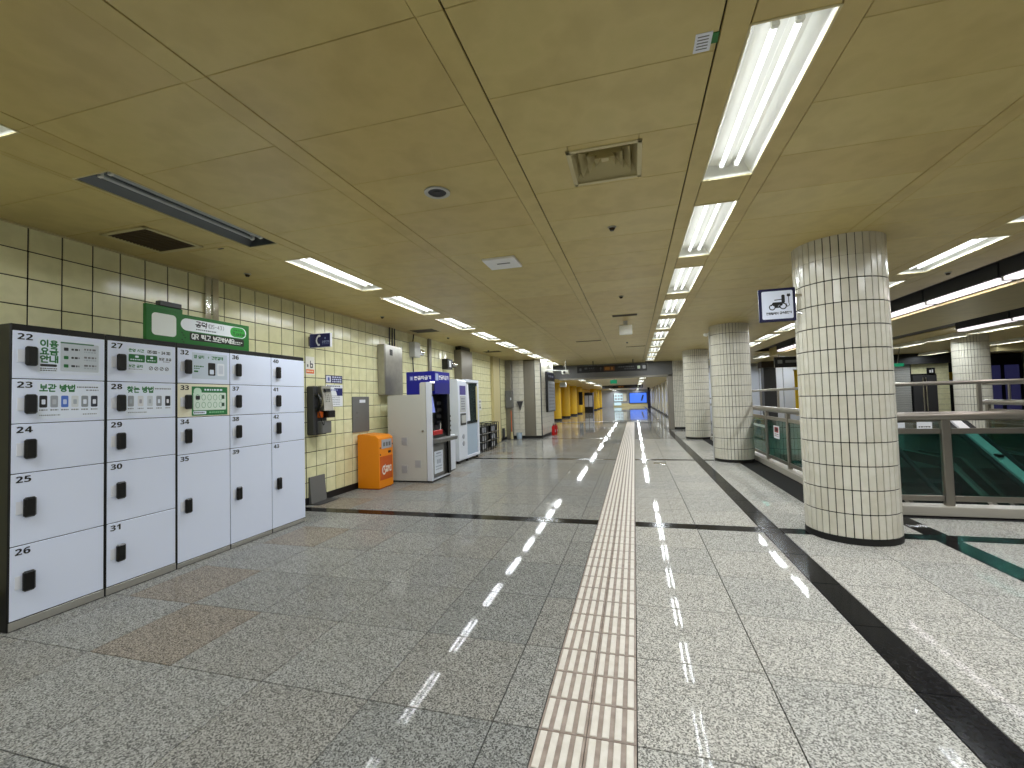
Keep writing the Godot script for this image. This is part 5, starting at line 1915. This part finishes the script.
	b.box(V(-3.80, 0.06, 8.22), V(-3.71, 0.72, 8.46), 0.006)
	part(t, "lower_side", b, mt.black_plastic)
	var im := blank(160, 208, Color(0.88, 0.91, 0.96))
	bars(im, 40, 16, 80, 12, Color(0.45, 0.5, 0.6), 3); bars(im, 24, 44, 110, 8, Color(0.6, 0.65, 0.72), 4); rrect(im, 46, 80, 78, 120, 5, Color(0.7, 0.74, 0.8)); rrect(im, 86, 80, 118, 120, 5, Color(0.7, 0.74, 0.8)); bars(im, 24, 140, 110, 10, Color(0.55, 0.6, 0.7), 8); bars(im, 24, 165, 110, 10, Color(0.6, 0.64, 0.72), 18)
	part(t, "white_poster", sheet_x(p, -3.7045, 0.135, 0.56, 7.76, 8.155), print_mat("kiosk_poster", im))
	# blue header
	b = Mb.new(p)
	b.box(V(-4.27, 1.66, 7.77), V(-3.665, 2.10, 8.48), 0.006)
	var hd := part(t, "blue_header", b, mt.royal_blue)
	im = blank(512, 176, Color(0.03, 0.04, 0.55))
	rrect(im, 6, 26, 86, 116, 4, Color(0.4, 0.42, 0.75)); say(im, "현금지급기", 104, 32, 72, 12, Color(1, 1, 1), 0.98); rrect(im, 24, 44, 68, 98, 4, Color(0.75, 0.78, 0.92))
	b = Mb.new(p)
	b.quad(V(-4.2, 1.87, 7.768), V(-3.70, 1.87, 7.768), V(-3.70, 2.045, 7.768), V(-4.2, 2.045, 7.768), Vector3.BACK)
	part(hd, "side_lettering", b, print_mat("header_side", im))
	im = blank(512, 176, Color(0.04, 0.06, 0.62))
	rrect(im, 10, 20, 110, 140, 6, Color(0.75, 0.8, 0.95)); say(im, "현금지급기", 126, 50, 68, 14, Color(1, 1, 1), 1.0)
	part(hd, "front_lettering", sheet_x(p, -3.664, 1.88, 2.08, 7.79, 8.46), print_mat("header_front", im))
	glow("header_lamp_glow", Color(1, 1, 1), 2.0)
	b = Mb.new(p)
	b.box(V(-3.76, 1.868, 7.74), V(-3.67, 1.90, 8.1), 0.006)
	part(hd, "lamp_strip", b, mt.header_lamp_glow)

	# slim white machine between
	t = thing("slim_machine", "slim white machine with black knobs squeezed behind the cash machine", "machine", V(-4.2, 0, 8.95))
	p = t.position
	b = Mb.new(p)
	b.box(V(-4.6, 0.02, 8.62), V(-3.87, 0.78, 9.2), 0.012)
	part(t, "body", b, mt.machine_white)
	b = Mb.new(p)
	b.box(V(-4.0, 0.78, 8.66), V(-3.9, 1.3, 8.78), 0.01)
	part(t, "stand", b, mt.dark_grey)
	for k in 4:
		b = Mb.new(p)
		b.tube(V(-3.9, 0.9 + 0.1 * k, 8.72), V(-3.77, 0.9 + 0.1 * k, 8.72), 0.022)
		part(t, "knob", b, mt.black_plastic)
	b = Mb.new(p)
	b.box(V(-4.58, 0, 8.64), V(-3.89, 0.02, 9.18))
	part(t, "foot", b, mt.black_plastic)

	# vending machine
	t = thing("vending_machine", "tall white vending machine with a glass display and slanted pale panel", "vending machine", V(-4.42, 0, 10.65))
	p = t.position
	b = Mb.new(p)
	b.prism([Vector2(-4.75, 0.07), Vector2(-4.10, 0.07), Vector2(-4.086, 0.1), Vector2(-4.086, 2.0), Vector2(-4.12, 2.045), Vector2(-4.75, 2.07)], V(0, 0, 9.93), Vector3.RIGHT, Vector3.UP, V(0, 0, 0.56))
	part(t, "left_column", b, mt.machine_white)
	b = Mb.new(p)
	b.box(V(-4.75, 0.07, 10.49), V(-4.5, 2.07, 11.42), 0.008); b.box(V(-4.5, 1.98, 10.49), V(-4.086, 2.06, 11.42), 0.008); b.box(V(-4.5, 0.07, 10.49), V(-4.086, 0.14, 11.42), 0.008); b.box(V(-4.5, 0.14, 11.3), V(-4.086, 1.98, 11.42), 0.008)
	part(t, "case", b, mt.machine_white)
	b = Mb.new(p)
	b.box(V(-4.5, 0.95, 10.49), V(-4.36, 1.98, 11.3)); b.box(V(-4.5, 0.93, 10.5), V(-4.11, 0.95, 11.29)); b.box(V(-4.36, 0.95, 11.285), V(-4.1, 1.98, 11.3))
	part(t, "dark_interior", b, mt.black_plastic)
	b = Mb.new(p)
	b.box(V(-4.5, 0.14, 10.5), V(-4.12, 0.93, 11.29), 0.006)
	part(t, "lower_panel", b, mt.pale_blue)
	b = Mb.new(p)
	b.prism([Vector2(10.53, 1.0), Vector2(10.74, 1.0), Vector2(10.64, 1.95), Vector2(10.53, 1.95)], V(-4.103, 0, 0), V(0, 0, 1), Vector3.UP, Vector3(0.012, 0, 0))
	part(t, "slanted_panel", b, mt.sign_white)
	b = Mb.new(p)
	b.box(V(-4.11, 0.96, 10.5), V(-4.105, 1.97, 11.29))
	part(t, "glass", b, mt.clear_glass)
	b = Mb.new(p)
	b.box(V(-4.1, 1.0, 11.2), V(-4.07, 1.9, 11.25), 0.005)
	part(t, "gold_trim", b, mt.cream_metal)
	glow("vending_screen_glow", Color(0.30, 0.26, 0.55), 0.5, Color(0.1, 0.1, 0.2))
	b = Mb.new(p)
	b.box(V(-4.09, 1.665, 10.04), V(-4.08, 1.89, 10.42), 0.003)
	part(t, "screen", b, mt.vending_screen_glow)
	b = Mb.new(p)
	b.box(V(-4.09, 1.24, 10.06), V(-4.08, 1.64, 10.42), 0.003)
	part(t, "price_sheet", b, mt.light_grey)
	im = blank(96, 128, Color(0.72, 0.73, 0.75))
	for r in 5:
		bars(im, 12, 14 + 22 * r, 70, 10, Color(0.4, 0.4, 0.42), 3 + r)
	part(t, "price_print", sheet_x(p, -4.0795, 1.26, 1.62, 10.08, 10.4), print_mat("price_print", im))
	b = Mb.new(p)
	b.box(V(-4.09, 0.92, 10.06), V(-4.08, 1.21, 10.42), 0.003)
	part(t, "coin_panel", b, mt.dark_grey)
	b = Mb.new(p)
	b.box(V(-4.082, 0.97, 10.1), V(-4.06, 1.16, 10.36), 0.006)
	part(t, "coin_slot", b, mt.light_grey)
	for k in 2:
		b = Mb.new(p)
		b.tube(V(-4.09, 0.47 + 0.17 * k, 10.22), V(-4.07, 0.47 + 0.17 * k, 10.22), 0.06)
		part(t, "round_lock", b, mt.panel_grey)
	for e in [[-4.15, 10.0], [-4.15, 10.6], [-4.15, 11.35], [-4.7, 10.0]]:
		b = Mb.new(p)
		b.tube(V(e[0], 0, e[1]), V(e[0], 0.07, e[1]), 0.04, 0.03)
		part(t, "foot", b, mt.black_plastic)

	# wire crates
	for c in 2:
		var d0 := 12.2 + 0.86 * c
		t = thing("wire_crate", ["black and chrome wire crate standing next to the vending machine", "black and chrome wire crate standing next to the beige pilaster"][c], "crate", V(-4.52, 0, d0 + 0.4), "wire crates by the wall")
		p = t.position
		for y in [0.04, 0.28, 0.52, 0.80]:
			b = Mb.new(p)
			b.box(V(-4.77, y, d0), V(-4.29, y + 0.02, d0 + 0.02), 0.003); b.box(V(-4.77, y, d0 + 0.78), V(-4.29, y + 0.02, d0 + 0.8), 0.003); b.box(V(-4.31, y, d0), V(-4.29, y + 0.02, d0 + 0.8), 0.003); b.box(V(-4.77, y, d0), V(-4.75, y + 0.02, d0 + 0.8), 0.003)
			part(t, "frame_ring", b, mt.chrome if y < 0.6 else mt.black_plastic)
		for k in 5:
			b = Mb.new(p)
			b.box(V(-4.31, 0, d0 + 0.19 * k), V(-4.29, 0.82, d0 + 0.19 * k + 0.022), 0.003)
			part(t, "wire", b, mt.black_plastic)
		for k in 4:
			b = Mb.new(p)
			b.box(V(-4.77 + 0.153 * k, 0, d0), V(-4.75 + 0.153 * k, 0.82, d0 + 0.02), 0.003)
			part(t, "wire", b, mt.black_plastic)
		b = Mb.new(p)
		b.box(V(-4.74, 0.03, d0 + 0.03), V(-4.34, 0.74, d0 + 0.77), 0.01)
		part(t, "contents", b, mt.black_plastic)
		for k in 3:
			b = Mb.new(p)
			b.box(V(-4.345, 0.08 + 0.24 * k, d0 + 0.1), V(-4.325, 0.22 + 0.24 * k, d0 + 0.5), 0.005)
			part(t, "bright_strip", b, mt.panel_grey)

# ------------------------------------------------------------------ farther things along the left wall
func build_left_far_things():
	var t := thing("pilaster", "beige vertical pilaster on the tiled wall past the crates", "pilaster", V(-4.8, 0, 15.1))
	var b := Mb.new(t.position)
	b.box(V(-4.825, 0, 14.75), V(-4.72, CEIL - 0.002, 15.5), 0.008)
	part(t, "face", b, mt.cream_metal)
	b = Mb.new(t.position)
	b.box(V(-4.825, 0, 15.55), V(-4.78, CEIL - 0.002, 15.75), 0.005)
	part(t, "dark_joint", b, mt.dark_grey)
	t = thing("electric_cabinet", "grey electric box on a broad pipe duct in the wall corner", "cabinet", V(-4.7, 0, 16.7))
	b = Mb.new(t.position)
	b.box(V(-4.825, 0.0, 16.55), V(-4.6, CEIL - 0.002, 16.82), 0.01)
	part(t, "duct", b, mt.dull_steel)
	b = Mb.new(t.position)
	b.box(V(-4.8, 1.2, 16.42), V(-4.52, 1.87, 16.6), 0.01)
	part(t, "box", b, mt.mid_grey)
	b = Mb.new(t.position)
	b.box(V(-4.6, 1.5, 16.41), V(-4.56, 1.6, 16.425))
	part(t, "label_plate", b, mt.sign_white)
	t = thing("corner_bracket", "small dark wedge shaped bracket on the tiles in the wall corner", "bracket", V(-4.3, 1.1, 16.85))
	b = Mb.new(t.position)
	b.prism([Vector2(-4.45, 1.45), Vector2(-4.2, 1.45), Vector2(-4.32, 1.1)], V(0, 0, 16.8), Vector3.RIGHT, Vector3.UP, V(0, 0, 0.08))
	part(t, "wedge", b, mt.dark_grey)
	t = thing("bucket", "pale green bucket on the floor in the wall corner", "bucket", V(-4.33, 0, 16.62))
	b = Mb.new(t.position)
	b.tube(V(-4.33, 0, 16.62), V(-4.33, 0.24, 16.62), 0.09, 0.12, 18)
	part(t, "pail", b, mt.pale_blue)
	b = Mb.new(t.position)
	b.ring(V(-4.33, 0.235, 16.62), Vector3.UP, 0.105, 0.128, 0.012, 18)
	part(t, "rim", b, mt.light_grey)
	t = thing("mop", "brown handled mop leaning in the wall corner behind the bucket", "mop", V(-4.52, 0, 16.75))
	b = Mb.new(t.position)
	b.tube(V(-4.54, 0.2, 16.3), V(-4.57, 1.1, 16.38), 0.014)
	part(t, "handle", b, mt.dark_orange)
	b = Mb.new(t.position)
	b.tube(V(-4.54, 0.02, 16.3), V(-4.54, 0.3, 16.31), 0.06, 0.03)
	part(t, "head", b, mt.cream_metal)
	t = thing("door_stop", "small dark box at the foot of the tiled wall past the pilaster", "box", V(-4.78, 0, 16.0))
	b = Mb.new(t.position)
	b.box(V(-4.82, 0.1, 15.95), V(-4.74, 0.45, 16.08), 0.005)
	part(t, "case", b, mt.dark_grey)
	t = thing("wall_notice", "small white paper with dark lines on the tiled wall above the crates", "notice", V(WALL + 0.006, 1.35, 13.5))
	var im := blank(96, 128, Color(0.86, 0.86, 0.82))
	bars(im, 12, 14, 70, 22, Color(0.3, 0.3, 0.32), 3); bars(im, 12, 60, 70, 10, Color(0.4, 0.4, 0.42), 4); bars(im, 12, 84, 70, 22, Color(0.3, 0.3, 0.32), 5)
	part(t, "sheet", sheet_x(t.position, WALL + 0.006, 1.2, 1.55, 13.35, 13.7), print_mat("crate_notice", im))
	# information board on the pier
	t = thing("information_board", "tall black framed board with a navy top on the tiled pier", "notice board", V(-3.44, 0.97, 18.7))
	var p := t.position
	b = Mb.new(p)
	b.box(V(-3.475, 0.97, 17.75), V(-3.38, 2.63, 19.45), 0.01)
	part(t, "frame", b, mt.sign_black)
	im = blank(128, 64, Color(0.04, 0.05, 0.24))
	bars(im, 14, 22, 96, 18, Color(0.75, 0.77, 0.88), 7)
	part(t, "navy_header", sheet_x(p, -3.378, 2.3, 2.6, 17.82, 19.4), print_mat("board_header", im))
	im = blank(128, 160, Color(0.62, 0.65, 0.70))
	for r in 8:
		bars(im, 12, 14 + 18 * r, 104, 8, Color(0.45, 0.47, 0.52), 5 + r)
	part(t, "map_sheet", sheet_x(p, -3.378, 1.03, 2.25, 17.85, 19.38), print_mat("board_map", im))
	# fire extinguishers
	var e0: Node3D = null
	for at in [V(-3.22, 0, 17.9), V(-3.2, 0, 18.25)]:
		if e0 == null:
			e0 = thing("fire_extinguisher", "red fire extinguisher standing at the foot of the tiled pier", "extinguisher", at, "extinguishers by the pier")
			b = Mb.new()
			b.tube(Vector3(0, 0.02, 0), Vector3(0, 0.36, 0), 0.075, 0.075, 16); b.tube(Vector3(0, 0.36, 0), Vector3(0, 0.42, 0), 0.075, 0.03, 16)
			put(e0, "bottle", b.mesh(), mt.red)
			b = Mb.new()
			b.box(Vector3(-0.02, 0.42, -0.06), Vector3(0.02, 0.48, 0.05), 0.006); b.box(Vector3(-0.015, 0.5, -0.09), Vector3(0.015, 0.52, 0.03), 0.004)
			put(e0, "valve", b.mesh(), mt.black_plastic)
			b = Mb.new()
			b.path([Vector3(0, 0.45, 0.05), Vector3(0.08, 0.42, 0.08), Vector3(0.11, 0.25, 0.05), Vector3(0.10, 0.12, 0.02)], 0.012, 8)
			put(e0, "hose", b.mesh(), mt.deep_red)
			put(e0, "white_label", boxm(0.004, 0.1, 0.07, 0.0), mt.sign_white, Vector3(0.076, 0.2, 0))
		else:
			copy(e0, at)
	# camera at the portal
	t = thing("security_camera", "white box security camera hanging near the tiled pier and the direction sign", "camera", V(-2.7, 2.55, 18))
	p = t.position
	b = Mb.new(p)
	b.box(V(-2.82, 2.5, 17.9), V(-2.52, 2.66, 18.3), 0.02)
	part(t, "housing", b, mt.white_enamel)
	b = Mb.new(p)
	b.tube(V(-2.7, 2.57, 17.86), V(-2.7, 2.57, 17.9), 0.05)
	part(t, "lens", b, mt.black_plastic)
	b = Mb.new(p)
	b.tube(V(-2.67, 2.66, 18.1), V(-2.67, CEIL, 18.1), 0.02); b.tube(V(-3.45, 2.7, 17.95), V(-2.8, 2.64, 17.98), 0.02)
	part(t, "arm", b, mt.light_grey)
	t = thing("globe_lamp", "pale round lamp under the low ceiling just inside the portal", "lamp", V(-3.4, 2.25, 22))
	b = Mb.new(t.position)
	b.tube(V(-3.55, 2.2, 22), V(-3.25, 2.2, 22), 0.12, 0.12, 16)
	part(t, "shade", b, mt.white_enamel)
	b = Mb.new(t.position)
	b.tube(V(-3.4, 2.3, 22), V(-3.4, 2.62, 22), 0.015)
	part(t, "stem", b, mt.dull_steel)

# ------------------------------------------------------------------ signs
func build_signs():
	# wheelchair charging sign on the nearest column
	var t := thing("wheelchair_sign", "white square sign with navy border and black powered wheelchair on the column", "sign", V(1.51, 2.28, 5.36))
	var p := t.position
	var b := Mb.new(p)
	b.box(V(1.345, 2.265, 5.34), V(1.70, 2.625, 5.375), 0.006)
	part(t, "panel", b, mt.navy)
	var im := blank(512, 512, Color(0.03, 0.035, 0.22))
	var W := Color(0.86, 0.88, 0.94)
	var K := Color(0.02, 0.02, 0.03)
	rrect(im, 34, 34, 478, 478, 22, W)
	for e in [[182, 290, 40], [338, 280, 44]]:
		var cp := circle_pts(e[0], e[1], e[2], e[2], 24)
		for i in 24:
			stroke(im, cp[i], cp[i + 1], 15, K)
	rrect(im, 190, 214, 330, 272, 14, K); rrect(im, 214, 260, 300, 304, 8, K); rrect(im, 318, 100, 366, 232, 20, K); stroke(im, Vector2(222, 178), Vector2(330, 172), 13, K); stroke(im, Vector2(196, 226), Vector2(172, 262), 16, K)
	stroke(im, Vector2(268, 282), Vector2(284, 258), 6, W); stroke(im, Vector2(284, 258), Vector2(276, 272), 6, W)
	rrect(im, 396, 94, 446, 132, 14, K); stroke(im, Vector2(420, 120), Vector2(420, 230), 10, K); stroke(im, Vector2(420, 230), Vector2(430, 270), 7, K); stroke(im, Vector2(430, 270), Vector2(398, 292), 7, K); stroke(im, Vector2(398, 292), Vector2(380, 240), 7, K); rrect(im, 408, 84, 416, 100, 2, K); rrect(im, 428, 84, 436, 100, 2, K)
	say(im, "전동휠체어", 92, 370, 38, 6, K, 0.86); say(im, "급속충전기", 282, 366, 38, 6, K, 0.86)
	part(t, "face", sheet_z(p, 5.3392, 1.35, 1.695, 2.27, 2.62), print_mat("wheelchair_print", im))
	b = Mb.new(p)
	for y in [2.33, 2.52]:
		b.box(V(1.69, y, 5.345), V(1.79, y + 0.03, 5.375), 0.004)
	part(t, "bracket", b, mt.chrome)
	# hanging direction signs
	for e in [[-2.32, 0.55, 2.57, 2.86, 19.0, "long black hanging direction sign with an orange block in front of the portal"], [-2.72, 0.76, 2.27, 2.55, 40.0, "black hanging direction sign with an orange block deep in the passage"]]:
		t = thing("direction_sign", e[5], "sign", V((e[0] + e[1]) * 0.5, e[2], e[4]))
		p = t.position
		b = Mb.new(p)
		b.box(V(e[0], e[2], e[4]), V(e[1], e[3], e[4] + 0.12), 0.01)
		part(t, "board", b, mt.sign_black)
		im = blank(1024, 104, Color(0.02, 0.022, 0.025))
		var g := Color(0.35, 0.36, 0.38)
		rrect(im, 34, 30, 66, 76, 6, g); rrect(im, 112, 22, 156, 52, 6, g); bars(im, 176, 26, 90, 18, g, 3); bars(im, 176, 58, 90, 14, Color(0.25, 0.25, 0.27), 4)
		stroke(im, Vector2(356, 80), Vector2(356, 30), 8, g); stroke(im, Vector2(356, 28), Vector2(342, 46), 7, g); stroke(im, Vector2(356, 28), Vector2(370, 46), 7, g)
		rrect(im, 400, 16, 560, 90, 4, Color(0.36, 0.20, 0.05)); bars(im, 416, 30, 126, 44, Color(0.62, 0.40, 0.12), 9)
		bars(im, 610, 26, 230, 18, g, 13); bars(im, 700, 60, 150, 16, Color(0.28, 0.28, 0.3), 14)
		rrect(im, 890, 26, 930, 76, 8, Color(0.75, 0.8, 0.7)); rrect(im, 964, 24, 1008, 78, 8, Color(0.55, 0.55, 0.56))
		part(t, "face", sheet_z(p, e[4] - 0.001, e[0] + 0.01, e[1] - 0.01, e[2] + 0.01, e[3] - 0.01), print_mat("direction_%d" % int(e[4]), im))
		for x in [e[0] + 0.68, e[1] - 0.55]:
			b = Mb.new(p)
			b.tube(V(x, e[3], e[4] + 0.06), V(x, CEIL if e[4] < 21.0 else 2.62, e[4] + 0.06), 0.02)
			part(t, "hanger", b, mt.dark_grey)
	t = thing("exit_sign", "small green lit exit sign in the passage below the long direction sign", "exit sign", V(-0.99, 2.2, 24))
	b = Mb.new(t.position)
	b.box(V(-1.2, 2.22, 24), V(-0.85, 2.42, 24.08), 0.01)
	part(t, "lit_box", b, mt.exit_glow)
	b = Mb.new(t.position)
	b.tube(V(-0.99, 2.42, 24.04), V(-0.99, 2.62, 24.04), 0.012)
	part(t, "hanger", b, mt.dull_steel)
